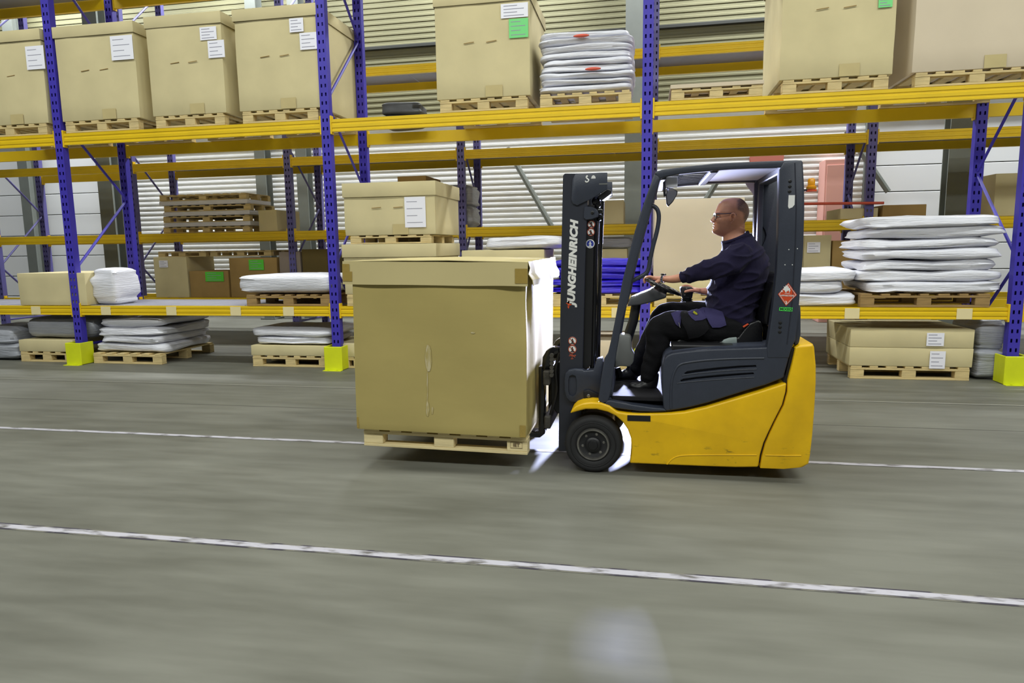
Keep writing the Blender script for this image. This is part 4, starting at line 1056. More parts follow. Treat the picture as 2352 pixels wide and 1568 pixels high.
# lid: a tray turned over, with a flared right end flap
b = NB(); LH = .152
lx0, lx1 = -BL/2-.060, BL/2+.010
z1 = BH+.060; zl = z1-LH
N_ = 24
def wall(p0, p1, n, fl, sd):
    rows = []
    for i in range(n+1):
        t_ = i/n; base = Vector(p0).lerp(Vector(p1), t_); col = []
        for k in range(5):
            s_ = k/4
            col.append(b.verts.new(base+Vector((fl[0]*s_, fl[1]*s_, -LH*s_))+Vector((0, 0, noise.noise(Vector((t_*4, s_, sd)))*.004*(1-0)))+Vector(((noise.noise(Vector((t_*9, s_*3, sd+5))))*abs(fl[0])*.8, 0, 0))))
        rows.append(col)
    for i in range(n):
        for k in range(4): b.faces.new((rows[i][k], rows[i+1][k], rows[i+1][k+1], rows[i][k+1]))
    return rows
wall((lx0, -.012, z1), (lx1, -.012, z1), N_, (.0, -.004), 1)
wall((lx1+.003, -.010, z1+.004), (lx1+.003, BD+.012, z1+.012), N_, (.035, 0), 2)
wall((lx1, BD+.012, z1), (lx0, BD+.012, z1), N_, (0, .004), 3)
wall((lx0, BD+.012, z1), (lx0, -.012, z1), N_, (-.004, 0), 4)
bmesh.ops.recalc_face_normals(b, faces=b.faces)
top = NB(); n = 12; g = [[top.verts.new((lx0+(lx1-lx0)*i/n, -.012+(BD+.024)*j/n, z1+.001+noise.noise(Vector((i*.5, j*.5, 2)))*.003+.010*math.sin(PI*i/n))) for j in range(n+1)] for i in range(n+1)]
for i in range(n):
    for j in range(n): top.faces.new((g[i][j], g[i+1][j], g[i+1][j+1], g[i][j+1]))
merge(b, top)
bmesh.ops.recalc_face_normals(b, faces=b.faces)
bmesh.ops.solidify(b, geom=b.faces[:], thickness=.004)
LIDM = mat('lid_cardboard', (200, 186, 136), .8, var=.04, vs=2, bump=.05, bs=20, spec=.25)
LD = put('lid', b, LIDM, CB, True, 30)
# tapes
for (x0, x1, a0, a1) in ((lx0+.001, lx0+.068, zl+.020, zl+.085), (lx0+.001, lx0+.050, zl+.084, zl+.135), (lx1-.082, lx1-.001, zl+.018, zl+.112)):
    bb = box(x0, x1, -.0195, -.0165, a0, a1)
    bmesh.ops.subdivide_edges(bb, edges=bb.edges, cuts=5, use_grid_fill=True)
    for v in bb.verts: v.co.y -= noise.noise(v.co*50)*.0014
    put('tape', bb, TAPE, LD, True)
for (x0, x1, a0, a1) in ((-BL/2+.002, -BL/2+.018, .01, .085), (BL/2-.042, BL/2-.002, .005, .085)):
    put('tape', box(x0, x1, -.0035, -.002, a0, a1), TAPE, CB)
SC_ = mat('scuff_white', (198, 186, 148), .8, rgb2=(176, 160, 100), thr=(.42, .6), vs=20, stretch=(3, 1, .6))
def fy(x, z): return .006*math.sin(x*3+z*1.5)+noise.noise(Vector((x*1.6+z*.9, z*.7, 3)))*.022*min(1, (BL/2-abs(x))/.1+.2)
for (x0, x1, a0, a1) in ((-.095, -.05, .42, .60), (-.085, -.078, .20, .42), (-.09, -.07, .115, .22), (-.055, -.042, .13, .18), (.225, .252, .685, .697)):
    bb = NB(); nn = 10; rows = []
    for i in range(nn+1):
        z = a0+(a1-a0)*i/nn; w_ = (x1-x0)/2*math.sin(PI*(i+.3)/(nn+.6))**.5; xm = (x0+x1)/2+noise.noise(Vector((z*20, 0, 0)))*.004
        rows.append((bb.verts.new((xm-w_, fy(xm-w_, z)-.0045, z)), bb.verts.new((xm+w_, fy(xm+w_, z)-.0045, z))))
    for i in range(nn): bb.faces.new((rows[i][0], rows[i][1], rows[i+1][1], rows[i+1][0]))
    put('scuff', bb, SC_, CB)
# pallet under it
pl = pallet(0, 0, 0, 1.16, 1.22, 'pale wooden pallet carried on the forks under the big carton', h=.128, m=mat('fresh_wood', (226, 208, 158), .75, var=.12, vs=5, bump=.25, bs=30, stretch=(1, 6, 6)), group=None)
pv = RT @ Vector((.014, .66, -.131)); pl.location = pv; pl.rotation_euler = (0, th, 0)
FR[pl.name] = Matrix.Translation(pv) @ Matrix.Rotation(th, 4, 'Y')
tb = text_bm('IET', .034, facing((0, 0, 0)), bold=.0008)
for v in tb.verts: v.co += Vector((.505, -.6115, .065))
merge(tb, tube([(.465, -.6115, .085), (.545, -.6115, .085), (.545, -.6115, .045), (.465, -.6115, .045)], .0014, 4, None, True))
bmesh.ops.transform(tb, matrix=FR[pl.name], verts=tb.verts)
obj('burnt_stamp', tb, mat('stamp_brown', (110, 92, 66), .8), pl)
# ------------------------------------------------------------------ the driver
SKIN = bpy.data.materials.new('skin'); SKIN.use_nodes = True
def _skin():
    N = SKIN.node_tree.nodes; L = SKIN.node_tree.links; p = N['Principled BSDF']
    tc = N.new('ShaderNodeTexCoord'); n = N.new('ShaderNodeTexNoise'); n.inputs['Scale'].default_value = 9; n.inputs['Detail'].default_value = 5
    L.new(tc.outputs['Object'], n.inputs['Vector']); r = N.new('ShaderNodeValToRGB'); r.color_ramp.elements[0].position = .35; r.color_ramp.elements[1].position = .68
    r.color_ramp.elements[0].color = lin((190, 132, 100)); r.color_ramp.elements[1].color = lin((212, 150, 122)); L.new(n.outputs['Fac'], r.inputs[0]); L.new(r.outputs[0], p.inputs['Base Color'])
    p.inputs['Roughness'].default_value = .42; p.inputs['Subsurface Weight'].default_value = .08; p.inputs['Subsurface Radius'].default_value = (.01, .004, .002)
    b = N.new('ShaderNodeBump'); b.inputs['Strength'].default_value = .15; b.inputs['Distance'].default_value = .003
    n2 = N.new('ShaderNodeTexNoise'); n2.inputs['Scale'].default_value = 120; L.new(tc.outputs['Object'], n2.inputs['Vector']); L.new(n2.outputs['Fac'], b.inputs['Height']); L.new(b.outputs[0], p.inputs['Normal'])
_skin()
NAVY = mat('navy_sweater', (32, 28, 54), .9, var=.08, vs=9, bump=.25, bs=160, sheen=.05, spec=.2)
TRB = mat('black_trousers', (20, 20, 23), .9, var=.1, vs=8, bump=.3, bs=140, spec=.2)
TRN = mat('navy_panels', (58, 54, 92), .9, var=.06, vs=9, bump=.3, bs=160, spec=.2)
HAIR = mat('short_grey_hair', (132, 104, 92), .85, var=.25, vs=70, bump=.5, bs=300)
YC = 4.93
def C(px, py, Y=YC): return P(px, py, Y)
def m(px): return px/312.0      # picture pixels to metres at the driver
D = thing('person', 'bald driver in navy sweater, glasses and work trousers, seated at the steering wheel', 'person', (C(1700, 800).x, YC, C(1700, 790).z))

def limb(bm, pts, n=16, sub=4):
    """pts: (px,py,Y,r_inplane,r_lateral)"""
    q = [(tuple(P(a, c, Y)), r1, r2) for a, c, Y, r1, r2 in pts]
    v = smoothpts([Vector((*p, )) for p, _, _ in q], sub); rr = smoothpts([Vector((r1, r2, 0)) for _, r1, r2 in q], sub)
    b = tube(v, [(r.x, r.y) for r in rr], n)
    # round caps
    e = NB()
    for p, (r1, r2) in ((v[0], (rr[0].x, rr[0].y)), (v[-1], (rr[-1].x, rr[-1].y))):
        s = min(r1, r2)*.98; ell(p, s, s, s, e, 12, 8)
    merge(bm, b); merge(bm, e)

# --- head, lofted from horizontal slices of the profile
HY = YC-.005
rows = [  # py, front px, back px, half width (m), front squareness
 (454.6, 1679, 1690, .018), (456, 1668, 1699, .045), (459, 1661, 1704, .062), (463, 1655.5, 1709, .074), (468.4, 1650.5, 1713.5, .083), (474, 1647.5, 1717, .089), (480, 1645, 1719, .093), (485.5, 1642.6, 1720, .094),
 (489, 1641.4, 1720, .094), (492.5, 1642.4, 1719.8, .092), (496, 1643.5, 1719, .090), (500, 1644.2, 1717.5, .088), (505, 1643.4, 1715, .085), (509, 1641.8, 1712.5, .081), (513, 1640, 1710.5, .077), (517, 1639.2, 1708.8, .073),
 (521, 1639.2, 1707.5, .069), (525, 1638.8, 1706, .065), (529, 1637.2, 1704, .060), (533, 1637.8, 1702, .054), (536.5, 1641, 1699, .047), (540, 1647, 1696, .038), (543, 1655, 1690, .026)]
def headslices(off=0):
    b = NB(); rings = []; n = 36
    for py, f, bk, w_ in rows:
        a = C(f, py, HY); c = C(bk, py, HY); cx = a.x*.46+c.x*.54; z = a.z
        ring = []
        for k in range(n):
            t_ = 2*PI*k/n; ct, st = math.cos(t_), math.sin(t_)
            rx_ = (cx-a.x) if ct < 0 else (c.x-cx)
            face = py > 486
            e = .80 if (ct < 0 and face) else 1
            wy = w_*(1-.10*max(0, -ct)) 
            x = cx+math.copysign(abs(ct)**(.92), ct)*rx_
            y = HY+math.copysign(abs(st)**(.88 if ct < 0 else .95), st)*wy
            ring.append(b.verts.new((x, y, z)))
        rings.append(ring)
    for i in range(len(rings)-1):
        for k in range(n): b.faces.new((rings[i][k], rings[i][(k+1) % n], rings[i+1][(k+1) % n], rings[i+1][k]))
    b.faces.new(rings[0]); b.faces.new(rings[-1]); bmesh.ops.recalc_face_normals(b, faces=b.faces)
    return b
body = headslices()
# nose
nb = NB(); N_ = []
for py, f, bk, w_ in ((491.5, 1641.2, 1650, .011), (494.5, 1640.0, 1651, .011), (498, 1637.4, 1652, .012), (501.5, 1634.6, 1652, .015), (504.5, 1632.2, 1652, .018), (507, 1631.6, 1652, .0195), (509.6, 1633.2, 1652, .018), (511.6, 1637.2, 1652, .013)):
    a = C(f, py, HY); c = C(bk, py, HY); cx = (a.x+c.x)/2
    N_.append([nb.verts.new((cx+math.cos(2*PI*k/14)*(c.x-a.x)/2, HY+math.sin(2*PI*k/14)*w_*(1.0), a.z)) for k in range(14)])
for i in range(len(N_)-1):
    for k in range(14): nb.faces.new((N_[i][k], N_[i][(k+1) % 14], N_[i+1][(k+1) % 14], N_[i+1][k]))
nb.faces.new(N_[0]); nb.faces.new(N_[-1]); bmesh.ops.recalc_face_normals(nb, faces=nb.faces); merge(body, nb)
for s in (-1, 1):
    q = C(1638.6, 508, HY); ell((q.x, HY+s*.0145, q.z), .014, .009, .009, body, 12, 8)      # nostril wings
    q = C(1647, 489.5, HY); ell((q.x, HY+s*.036, q.z), .020, .028, .007, body, 12, 8)       # brow
    q = C(1655, 506, HY); ell((q.x, HY+s*.040, q.z), .034, .022, .030, body, 12, 8)         # cheek
q = C(1641.3, 516.8, HY); ell((q.x, HY, q.z), .012, .025, .0065, body, 14, 8)
q = C(1641.2, 521.6, HY); ell((q.x, HY, q.z), .012, .023, .007, body, 14, 8)
q = C(1643, 530.5, HY); ell((q.x, HY, q.z), .021, .028, .018, body, 14, 8)
for s in (-1, 1):   # ears: helix, bowl, lobe
    eY = HY+s*.097
    hp = [C(1678.5, 497, eY), C(1679, 492.5, eY), C(1682.5, 490.4, eY), C(1686.5, 491.5, eY), C(1688.6, 496, eY), C(1687.8, 501.5, eY), C(1684.6, 507, eY), C(1680.5, 511, eY), C(1677.6, 512.3, eY)]
    hp = [Vector((p.x, eY+s*(.006+.015*max(0, (p.x-C(1679, 500, eY).x)/.03)), p.z)) for p in hp]
    tube(smoothpts(hp, 4), .0062, 8, body)
    q = C(1682.5, 501, eY); ell((q.x, HY+s*.090, q.z), .014, .009, .028, body, 12, 8)
    tube(smoothpts([C(1684.5, 495.5, eY)+Vector((0, s*.011, 0)), C(1685, 500, eY)+Vector((0, s*.011, 0)), C(1681.5, 505.5, eY)+Vector((0, s*.008, 0))], 4), .0035, 8, body)
# neck
limb(body, [(1690, 520, YC, .070, .062), (1685, 536, YC, .072, .064), (1688, 552, YC, .085, .075), (1698, 575, YC, .095, .11)], 20)
# trunk, arms, legs (under the clothes)
limb(body, [(1705, 575, YC, .09, .12), (1706, 600, YC, .13, .17), (1697, 650, YC, .14, .165), (1682, 700, YC, .14, .165), (1688, 750, YC, .13, .17)], 22)
NS = 4.70; FS = 5.15
limb(body, [(1702, 585, NS+.02, .055, .05), (1668, 606, NS-.02, .050, .045), (1628, 623, NS, .042, .040), (1600, 629, NS+.03, .036, .036), (1568, 637, NS+.08, .031, .032), (1545, 641, NS+.11, .027, .028), (1527, 640.5, NS+.13, .021, .027), (1518, 640, NS+.145, .019, .030)])
limb(body, [(1700, 590, FS-.03, .055, .05), (1685, 630, FS+.02, .045, .045), (1662, 664, FS+.05, .042, .04), (1635, 669, FS+.06, .032, .03), (1612, 668, FS+.06, .024, .026), (1604, 667.5, FS+.055, .020, .03)])
LN, LFY = 4.76, 5.06
limb(body, [(1692, 758, LN+.02, .08, .08), (1600, 752, LN, .075, .075), (1522, 750, LN-.01, .06, .06), (1506, 800, LN, .055, .055), (1490, 858, LN+.01, .04, .04), (1484, 880, LN+.01, .04, .04)])
limb(body, [(1692, 752, LFY-.04, .08, .08), (1600, 730, LFY, .07, .07), (1524, 722, LFY, .055, .055), (1492, 775, LFY, .05, .05), (1462, 838, LFY, .04, .04), (1455, 858, LFY, .04, .04)])

def finger(bm, pts, r0, r1):
    v = smoothpts(pts, 4); n = len(v)
    tube(v, [r0+(r1-r0)*i/(n-1) for i in range(n)], 10, bm)
    ell(v[-1], r1*.99, r1*.99, r1*.99, bm, 10, 8); ell(v[0], r0, r0, r0, bm, 10, 8)
# near (left) hand laid over the rim of the wheel
hY = NS+.15
pal = NB(); 
def hp_(px, py, Y): return P(px, py, Y)
limb(body, [(1520, 640, hY, .019, .030), (1512, 639.5, hY+.005, .017, .038), (1503, 638.5, hY+.012, .015, .041), (1498, 638, hY+.014, .012, .038)], 18)
for k in range(4):
    Yk = hY-.020+k*.0215; ln = (0, .7, 1.2, .5)[k]
    finger(body, [hp_(1502, 638, Yk), hp_(1494-ln*.6, 635.2+.2*k, Yk+.003), hp_(1486-ln, 636.5, Yk+.006), hp_(1480.2-ln*.6, 641.5, Yk+.008), hp_(1481-ln*.3, 648.5, Yk+.008)], .0105, .0085)
finger(body, [hp_(1516, 644, hY-.022), hp_(1508, 648, hY-.036), hp_(1501, 652, hY-.040), hp_(1495, 653, hY-.034)], .0125, .0095)
# far (right) hand round the joystick
gY = FS+.05
limb(body, [(1606, 667.5, gY, .020, .028), (1600, 666.5, gY, .020, .034), (1593, 665, gY+.004, .018, .038), (1588, 664, gY+.006, .016, .036)], 18)
for k in range(4):
    Yk = gY+.026+k*.001; z_ = 659+k*6.2
    if k == 0:
        finger(body, [hp_(1592, 662, gY+.02), hp_(1582, 656.5, gY+.03), hp_(1573, 656, gY+.03), hp_(1567, 658, gY+.025)], .0105, .0085)
    else:
        finger(body, [hp_(1592, 663+k*2, gY+.034), hp_(1583, z_-1, gY+.056), hp_(1572, z_, gY+.058), hp_(1564, z_+1, gY+.045)], .0105, .0085)
finger(body, [hp_(1600, 668, gY-.024), hp_(1590, 667, gY-.050), hp_(1581, 668, gY-.068), hp_(1574.5, 669.5, gY-.070)], .0135, .0100)
body = remesh(body, .0035, 3, .5)
# shape the face: eye sockets, mouth line, temple, neck fold
def push(cx, cy, cz, r, dvec):
    c = Vector((cx, cy, cz))
    for v in body.verts:
        d = (v.co-c).length
        if d < r*2.2: v.co += Vector(dvec)*math.exp(-(d/r)**2*1.6)
for s in (-1, 1):
    q = C(1647.5, 496.5, HY); push(q.x, HY+s*.034, q.z, .017, (.011, 0, 0)); push(q.x+.012, HY+s*.05, q.z, .014, (.004, -s*.005, 0))
    q = C(1662, 480, HY); push(q.x, HY+s*.09, q.z, .03, (0, -s*.006, 0))
    q = C(1660, 516, HY); push(q.x, HY+s*.075, q.z, .025, (0, -s*.006, 0))
    q = C(1645, 512, HY); push(q.x, HY+s*.030, q.z, .009, (.0022, -s*.0025, 0))
    q = C(1681.5, 500.5, HY); push(q.x, HY+s*.105, q.z, .010, (0, -s*.017, 0))
q = C(1637.5, 519.2, HY)
for v in body.verts:
    if abs(v.co.z-q.z) < .008 and v.co.x < q.x+.032 and abs(v.co.y-HY) < .032: v.co.x += .0065*math.exp(-((v.co.z-q.z)/.0028)**2)*(1-abs(v.co.y-HY)/.034)
BODY = obj('body', body, SKIN, D, True, angle=80)
# keep a bmesh copy in world space for cutting shells and for raycasts
def world_bm(o):
    b = NB(); b.from_mesh(o.data); bmesh.ops.transform(b, matrix=FR[o.name], verts=b.verts); b.normal_update(); return b
def shell(src, test, off, name, m_, par):
    b = world_bm(src); b.normal_update()
    kill = [f for f in b.faces if not test(f.calc_center_median(), f.normal)]
    bmesh.ops.delete(b, geom=kill, context='FACES')
    bmesh.ops.delete(b, geom=[v for v in b.verts if not v.link_faces], context='VERTS')
    b.normal_update()
    for v in b.verts: v.co += v.normal*off
    return obj(name, b, m_, par, True, angle=80)
def hair_density(c):
    px = 1600+(c.x-C(1600, 490, HY).x)*312
    py = 500-(c.z-C(1680, 500, HY).z)*312
    if abs(c.y-HY) > .108 or py > 522: return 0
    n = noise.noise(c*45)*2.5
    if py < 466: edge = 1690-(py-454)*1.1
    else:
        k_ = max(0, min(1, (py-483)/9)); edge = 1676.5+14*k_*k_*(3-2*k_)+max(0, py-500)*.3
    d = (px+n-edge)/7
    d = max(0, min(1, d)); d *= max(0, min(1, (519-py)/7))
    return d*d*(3-2*d)
def hair_mat():
    m_ = SKIN.copy(); m_.name = 'short_grey_hair'; N = m_.node_tree.nodes; L = m_.node_tree.links; p = N['Principled BSDF']
    old = p.inputs['Base Color'].links[0].from_socket
    at_ = N.new('ShaderNodeAttribute'); at_.attribute_name = 'hair_mix'
    tc = N.new('ShaderNodeTexCoord'); n = N.new('ShaderNodeTexNoise'); n.inputs['Scale'].default_value = 260; L.new(tc.outputs['Object'], n.inputs['Vector'])
    r = N.new('ShaderNodeMapRange'); r.inputs['From Min'].default_value = .3; r.inputs['From Max'].default_value = .6; r.inputs['To Min'].default_value = .45; L.new(n.outputs['Fac'], r.inputs[0])
    mu = N.new('ShaderNodeMath'); mu.operation = 'MULTIPLY'; L.new(at_.outputs['Fac'], mu.inputs[0]); L.new(r.outputs[0], mu.inputs[1])
    mx = N.new('ShaderNodeMixRGB'); mx.inputs[2].default_value = lin((92, 74, 68)); L.new(mu.outputs[0], mx.inputs[0]); L.new(old, mx.inputs[1]); L.new(mx.outputs[0], p.inputs['Base Color'])
    return m_
HR = shell(BODY, lambda c, n: hair_density(c) > 0, 0, 'hair', hair_mat(), BODY)
at_ = HR.data.attributes.new('hair_mix', 'FLOAT', 'POINT'); fm = FR[HR.name]
nrm = [v.normal.copy() for v in HR.data.vertices]
for i, v in enumerate(HR.data.vertices): d_ = hair_density(fm @ v.co); at_.data[i].value = d_; v.co += nrm[i]*(.00012+.0012*d_)
# eyes, brows, glasses
EYEW = mat('eye_white', (226, 220, 214), .25); EYED = mat('iris_dark', (40, 44, 52), .2)
for s in (-1, 1):
    q = C(1648.3, 497, HY)
    e = obj('eye', ell((q.x+.004, HY+s*.032, q.z), .0118, .0115, .0105, None, 16, 12), EYEW, BODY, True)
    obj('iris', ell((q.x-.0052, HY+s*.0335, q.z), .004, .0062, .0062, None, 12, 8), EYED, e, True)
    lb = NB(); ell((q.x+.0045, HY+s*.0325, q.z+.0055), .0138, .0138, .0080, lb, 16, 12); ell((q.x+.006, HY+s*.0325, q.z-.0080), .0130, .0135, .0050, lb, 16, 12)
    ell((q.x+.014, HY+s*.036, q.z), .0100, .0125, .0105, lb, 14, 10)
    obj('eyelid', lb, SKIN, e, True)
    q2 = C(1643.8, 489.2, HY)
    obj('eyebrow', tube(smoothpts([(q2.x+.001, HY+s*.016, q2.z-.001), (q2.x+.001, HY+s*.034, q2.z+.001), (q2.x+.014, HY+s*.052, q2.z-.003)], 4), .0035, 6), HAIR, BODY, True)
GL = mat('glasses_frame', (48, 52, 72), .3); LENS = bpy.data.materials.new('lens'); LENS.use_nodes = True
lp = LENS.node_tree.nodes['Principled BSDF']; lp.inputs['Transmission Weight'].default_value = 1; lp.inputs['Roughness'].default_value = .02; lp.inputs['IOR'].default_value = 1.05
b = NB(); g0 = C(1639.6, 491.5, HY); lens = []
for s in (-1, 1):
    cy = HY+s*.036; ring = []
    for i in range(20):
        a = 2*PI*i/20; yy = math.copysign(abs(math.cos(a))**.6, math.cos(a))*.027; zz = math.copysign(abs(math.sin(a))**.6, math.sin(a))*.019
        ring.append(Vector((g0.x+.004+.25*max(0, (s*yy)+.0)**1.0*.9, cy+yy, g0.z-.019+zz)))
    tube(ring, .0021, 6, b, True); lens.append(ring)
    hinge = Vector((g0.x+.011, HY+s*.064, g0.z-.004))
    ear = C(1681, 491.5, HY); 
    tube(smoothpts([hinge, (hinge.x+.012, HY+s*.082, hinge.z+.001), ((hinge.x+ear.x)/2, HY+s*.095, hinge.z+.001), (ear.x, HY+s*.099, ear.z+.001), (ear.x+.018, HY+s*.097, ear.z-.012)], 4), .0030, 6, b)
tube([(g0.x+.002, HY-.010, g0.z-.012), (g0.x-.002, HY, g0.z-.010), (g0.x+.002, HY+.010, g0.z-.012)], .0022, 6, b)
G_ = obj('glasses', b, GL, BODY, True)
for ring in lens:
    b = NB(); vs = [b.verts.new(p) for p in ring]; b.faces.new(vs); obj('lens', b, LENS, G_)

# --- sweater
sw = NB()
limb(sw, [(1689, 539, YC, .092, .092), (1692, 556, YC, .108, .112), (1702, 572, YC, .12, .19), (1705, 592, YC, .155, .235), (1705, 618, YC, .175, .235), (1698, 645, YC, .188, .225), (1686, 675, YC, .180, .22), (1680, 705, YC, .172, .222), (1681, 735, YC, .165, .225), (1686, 757, YC, .150, .215)], 32, 5)
limb(sw, [(1706, 583, NS+.05, .078, .07), (1690, 594, NS+.0, .088, .068), (1664, 608, NS-.03, .080, .062), (1640, 616, NS-.01, .072, .060), (1620, 621.5, NS+.01, .066, .056), (1600, 627, NS+.03, .054, .050), (1585, 632, NS+.055, .050, .047), (1574, 635.5, NS+.07, .040, .042), (1568, 637.5, NS+.08, .036, .039)], 20, 5)
limb(sw, [(1704, 583, FS-.06, .078, .07), (1695, 610, FS+.0, .075, .065), (1676, 645, FS+.03, .065, .058), (1658, 664, FS+.05, .055, .052), (1640, 668, FS+.06, .042, .042), (1634, 668.5, FS+.06, .038, .038)], 20, 5)
sw = remesh(sw, .006, 5, .5)
sw.normal_update()
for v in sw.verts:
    p = v.co; f = 0
    px_ = 1600+(p.x-C(1600, 620, YC).x)*312; py_ = 620-(p.z-C(1650, 620, YC).z)*312
    # gathered sleeve folds towards the cuff, creases at elbow and waist
    if p.y < 4.86 and px_ < 1650 and py_ < 660: f += .0075*noise.noise(Vector((p.x*34, p.y*4, p.z*9)))*min(1, (1655-px_)/40)
    rg = 1-abs(noise.noise(Vector((p.x*5+p.z*5, p.y*3, p.z*13-p.x*6+3)))*2)
    f += .014*max(0, rg)**3-.004
    if py_ > 690: f += .014*noise.noise(Vector((p.x*4+p.z*3, p.y*6, p.z*24+p.x*10)))
    f += .004*noise.noise(Vector((p.x*18, p.y*10, p.z*18)))
    v.co += v.normal*f
# open the neck
nk = C(1663, 556, YC); nk2 = C(1716, 534, YC)
def below_neck(c):
    t_ = (c.x-nk.x)/(nk2.x-nk.x); zl_ = nk.z+(nk2.z-nk.z)*max(0, min(1.2, t_))-.004-.012*min(1, (c.y-YC)**2/.01)
    return c.z > zl_ and abs(c.y-YC) < .13
bmesh.ops.delete(sw, geom=[f for f in sw.faces if below_neck(f.calc_center_median())], context='FACES')
bmesh.ops.delete(sw, geom=[v for v in sw.verts if not v.link_faces], context='VERTS')
SWT = obj('sweater', sw, NAVY, D, True, angle=80)
cr = [(C(1662.5, 555.5, YC)+Vector((0, 0, 0)))]
ctr = (C(1660, 556, YC)+C(1717, 533, YC))*.5; hx = (C(1717, 533, YC)-C(1660, 556, YC))*.5
ring = [ctr+hx*math.cos(a)+Vector((0, math.sin(a)*.098, -.012*abs(math.sin(a)))) for a in [2*PI*i/36 for i in range(36)]]
obj('neckband', tube(ring, .0115, 10, None, True), NAVY, SWT, True)
for (a, Y_, r_) in (((1567.5, 637.6), NS+.08, .037), ((1633.5, 668.5), FS+.06, .037)):
    d = (P(1585, 632, NS+.055)-P(1567.5, 637.6, NS+.08)).normalized() if Y_ < 5 else Vector((1, 0, 0))
    p = P(*a, Y_); obj('cuff', tube([p-d*.004, p+d*.02, p+d*.045], [(r_, r_*1.06), (r_*1.08, r_*1.12), (r_*1.12, r_*1.15)], 18), NAVY, SWT, True)
# watch
wp = P(1523.5, 640.5, NS+.135); d = (P(1545, 641, NS+.11)-P(1518, 640, NS+.145)).normalized()
wb = NB(); up = Vector((0, 0, 1)); sd = d.cross(up).normalized(); up = sd.cross(d).normalized()
for k in range(18):
    a = 2*PI*k/18; c = wp+up*math.cos(a)*.0255+sd*math.sin(a)*.0325
    b = NB(); bmesh.ops.create_cube(b, size=1)
    R_ = Matrix((d, sd*math.cos(a)-up*math.sin(a), up*math.cos(a)+sd*math.sin(a))).transposed().to_4x4()
    bmesh.ops.transform(b, matrix=Matrix.Translation(c) @ R_ @ Matrix.Diagonal((.016, .0095, .004, 1)), verts=b.verts); bevel(b, .001, 1); merge(wb, b)
WT = obj('wristwatch', wb, CHR, D, False)
R_ = Matrix((d, sd, up)).transposed().to_4x4(); b = lathe([(.019, -.004), (.019, .004), (.015, .006)], (0, 0, 0), 'Z', 20)
bmesh.ops.transform(b, matrix=Matrix.Translation(wp+up*.031) @ R_, verts=b.verts); obj('watch_face', b, BLKG, WT, True)

# --- trousers
tr = NB()
limb(tr, [(1688, 748, YC, .15, .20), (1690, 765, YC, .13, .21), (1700, 775, YC, .10, .2)], 26, 4)
limb(tr, [(1696, 758, LN+.03, .105, .10), (1650, 753, LN+.01, .112, .10), (1600, 750, LN-.01, .108, .095), (1556, 749, LN-.02, .102, .088), (1526, 750, LN-.02, .094, .082), (1512, 762, LN-.015, .086, .078), (1510, 790, LN-.01, .082, .075), (1503, 822, LN, .072, .07), (1493, 850, LN+.01, .060, .064), (1488, 868, LN+.01, .052, .06)], 22, 5)
limb(tr, [(1692, 742, LFY-.05, .105, .10), (1650, 731, LFY-.02, .105, .09), (1600, 724, LFY, .092, .085), (1556, 720, LFY, .082, .08), (1527, 721, LFY, .075, .075), (1512, 736, LFY, .070, .07), (1497, 768, LFY, .066, .068), (1478, 808, LFY, .060, .062), (1464, 838, LFY, .053, .06), (1459, 850, LFY, .050, .058)], 22, 5)
tr = remesh(tr, .006, 5, .5); tr.normal_update()
for v in tr.verts:
    p = v.co
    v.co += v.normal*(.010*noise.noise(Vector((p.x*8, p.y*7, p.z*7)))+.006*noise.noise(Vector((p.x*16+p.z*8, p.y*10, p.z*20))))
TRO = obj('trousers', tr, TRB, D, True, angle=80)
wb_ = world_bm(TRO); TB = BVHTree.FromBMesh(wb_); wb_.free()
wb_ = world_bm(SWT); wb_.free()
def patch(name, poly, off, th_, m_, par, Yp=4.66, sub=3):
    q = [P(a, c, Yp) for a, c in poly]; b = NB(); vs = [b.verts.new((p.x, 4.3, p.z)) for p in q]; b.faces.new(vs)
    bmesh.ops.triangulate(b, faces=b.faces)
    bmesh.ops.subdivide_edges(b, edges=b.edges[:], cuts=sub, use_grid_fill=True)
    for _ in range(1): bmesh.ops.subdivide_edges(b, edges=[e for e in b.edges if e.calc_length() > .02], cuts=1)
    bmesh.ops.triangulate(b, faces=b.faces)
    for v in b.verts:
        o_ = Vector((v.co.x, 4.3, v.co.z)); h = TB.ray_cast(o_, Vector((0, 1, 0)))
        v.co.y = (h[0].y if h[0] is not None and h[0].y < 4.9 else 4.74)-off
    bmesh.ops.smooth_vert(b, verts=b.verts, factor=.5, use_axis_x=False, use_axis_y=True, use_axis_z=False)
    bmesh.ops.recalc_face_normals(b, faces=b.faces)
    if b.faces and sum(f.normal.y for f in b.faces) > 0: bmesh.ops.reverse_faces(b, faces=b.faces)
    r_ = bmesh.ops.extrude_face_region(b, geom=b.faces[:])
    for v in [g for g in r_['geom'] if isinstance(g, bmesh.types.BMVert)]: v.co.y -= th_
    bmesh.ops.recalc_face_normals(b, faces=b.faces)
    return obj(name, b, m_, par, True, angle=60)
patch('knee_band', [(1541, 719.5), (1553, 716), (1566, 715), (1560, 728), (1562, 752), (1552, 744), (1546, 731)], .004, .004, TRN, TRO)
PK = patch('cargo_pocket', [(1563, 718), (1581, 718), (1605, 722), (1620, 730), (1628, 753), (1618, 765), (1604, 774), (1582, 778), (1576, 759), (1566, 740)], .014, .014, TRB, TRO)
patch('hip_panel', [(1602, 714), (1617, 707), (1642, 711), (1663, 718), (1669, 747), (1654, 752), (1636, 752), (1629, 742), (1622, 728)], .008, .006, TRN, TRO)
PF = patch('pocket_flap', [(1579, 718), (1590, 713), (1603, 710.5), (1613, 718), (1623, 729.5), (1612, 734), (1596, 735.5), (1588, 729.5)], .030, .006, TRN, TRO)
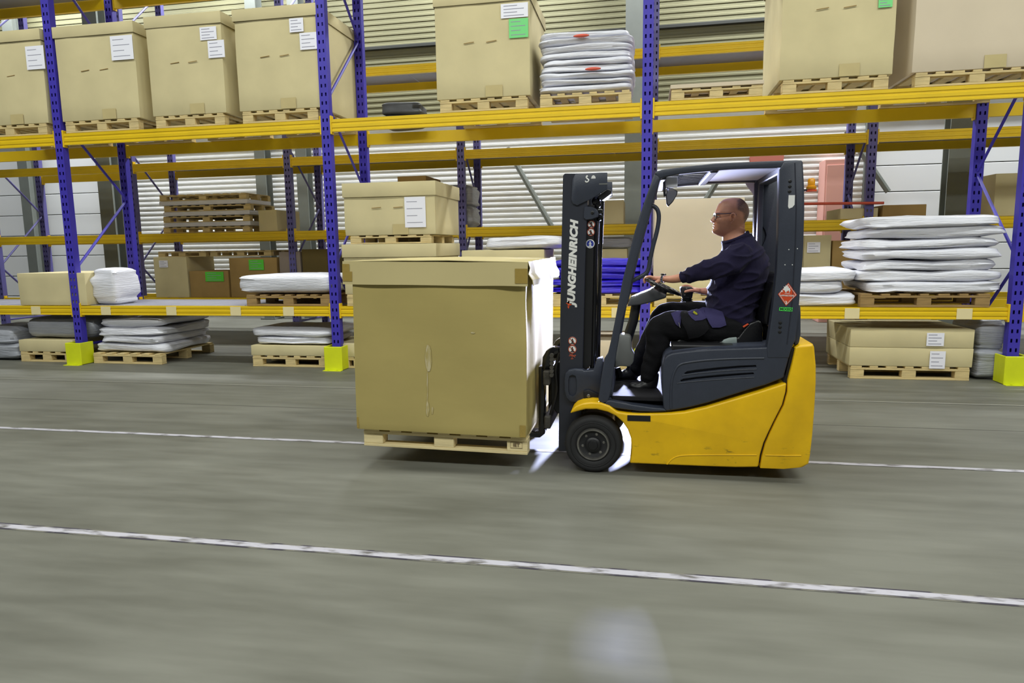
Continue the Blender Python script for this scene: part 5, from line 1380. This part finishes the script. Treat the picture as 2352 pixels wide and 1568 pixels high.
BG = patch('pocket_badge', [(1592, 713.5), (1599, 713), (1604, 723), (1596, 724)], .0375, .003, BLK, PF, sub=1)
b = NB(); yb_ = min((FR[BG.name] @ v.co).y for v in BG.data.vertices)-.0012
for p_, q_ in (((1592.5, 715.5), (1601.5, 721.5)), ((1593.5, 719), (1595, 714.5)), ((1596, 720.5), (1597, 716)), ((1599, 722), (1599.5, 717.5))):
    a_, c_ = P(*p_, yb_), P(*q_, yb_); tube([a_, c_], .0030, 6, b)
obj('badge_print', b, mat('badge_yellow', (216, 214, 40), .6), BG)
# the hips go on under the sweater: belt line tab
zp = P(1559, 744, 4.655); tb = TB.ray_cast(Vector((zp.x, 4.3, zp.z)), Vector((0, 1, 0)))[0]
obj('zip_pull', tube([(zp.x, tb.y-.014, zp.z+.012), (zp.x+.004, tb.y-.014, zp.z-.008), (zp.x+.009, tb.y-.012, zp.z-.022)], .0028, 6), CHR, TRO, True)
# shoes
for (pts, Y_) in ((((1496, 866), (1490, 884), (1470, 889), (1450, 886)), LN+.01), (((1456, 846), (1448, 860), (1432, 864), (1416, 858)), LFY)):
    b = NB(); 
    a = [P(px, py, Y_) for px, py in pts]
    tube(smoothpts([a[0]+Vector((0, 0, .03)), a[0], a[1]+Vector((.005, 0, .0)), a[1]+Vector((-.03, 0, -.005)), a[2], a[3]], 4), [(.052, .05)]*9+[(.048, .050)]*4+[(.042, .05)]*4+[(.036, .05), (.030, .047), (.024, .04), (.014, .025)], 18, b)
    ell(a[1]+Vector((.008, 0, -.012)), .05, .046, .036, b); ell(a[3]+Vector((.022, 0, -.003)), .045, .047, .030, b)
    b = remesh(b, .006, 4, .5)
    sh = obj('shoe', b, BLKG if False else mat('shoe_black', (24, 24, 27), .4), D, True, angle=80)
    zs = min(a[2].z, a[1].z)-.042
    sl_ = NB(); vsn = 24; cx = (a[1].x+a[3].x)/2; L2 = (a[1].x-a[3].x)/2+.045
    tilt = (a[3].z-a[1].z)/(a[3].x-a[1].x)
    r0 = [sl_.verts.new((cx+math.copysign(abs(math.cos(2*PI*k/vsn))**.8, math.cos(2*PI*k/vsn))*L2, Y_+math.sin(2*PI*k/vsn)*.05, 0)) for k in range(vsn)]
    sl_.faces.new(r0); e = bmesh.ops.extrude_face_region(sl_, geom=sl_.faces[:])
    for v in e['geom']:
        if isinstance(v, bmesh.types.BMVert): v.co.z += .02
    for v in sl_.verts: v.co.z += a[1].z-.050+(v.co.x-a[1].x)*tilt*.6
    bmesh.ops.recalc_face_normals(sl_, faces=sl_.faces)
    obj('sole', sl_, BLK, sh)
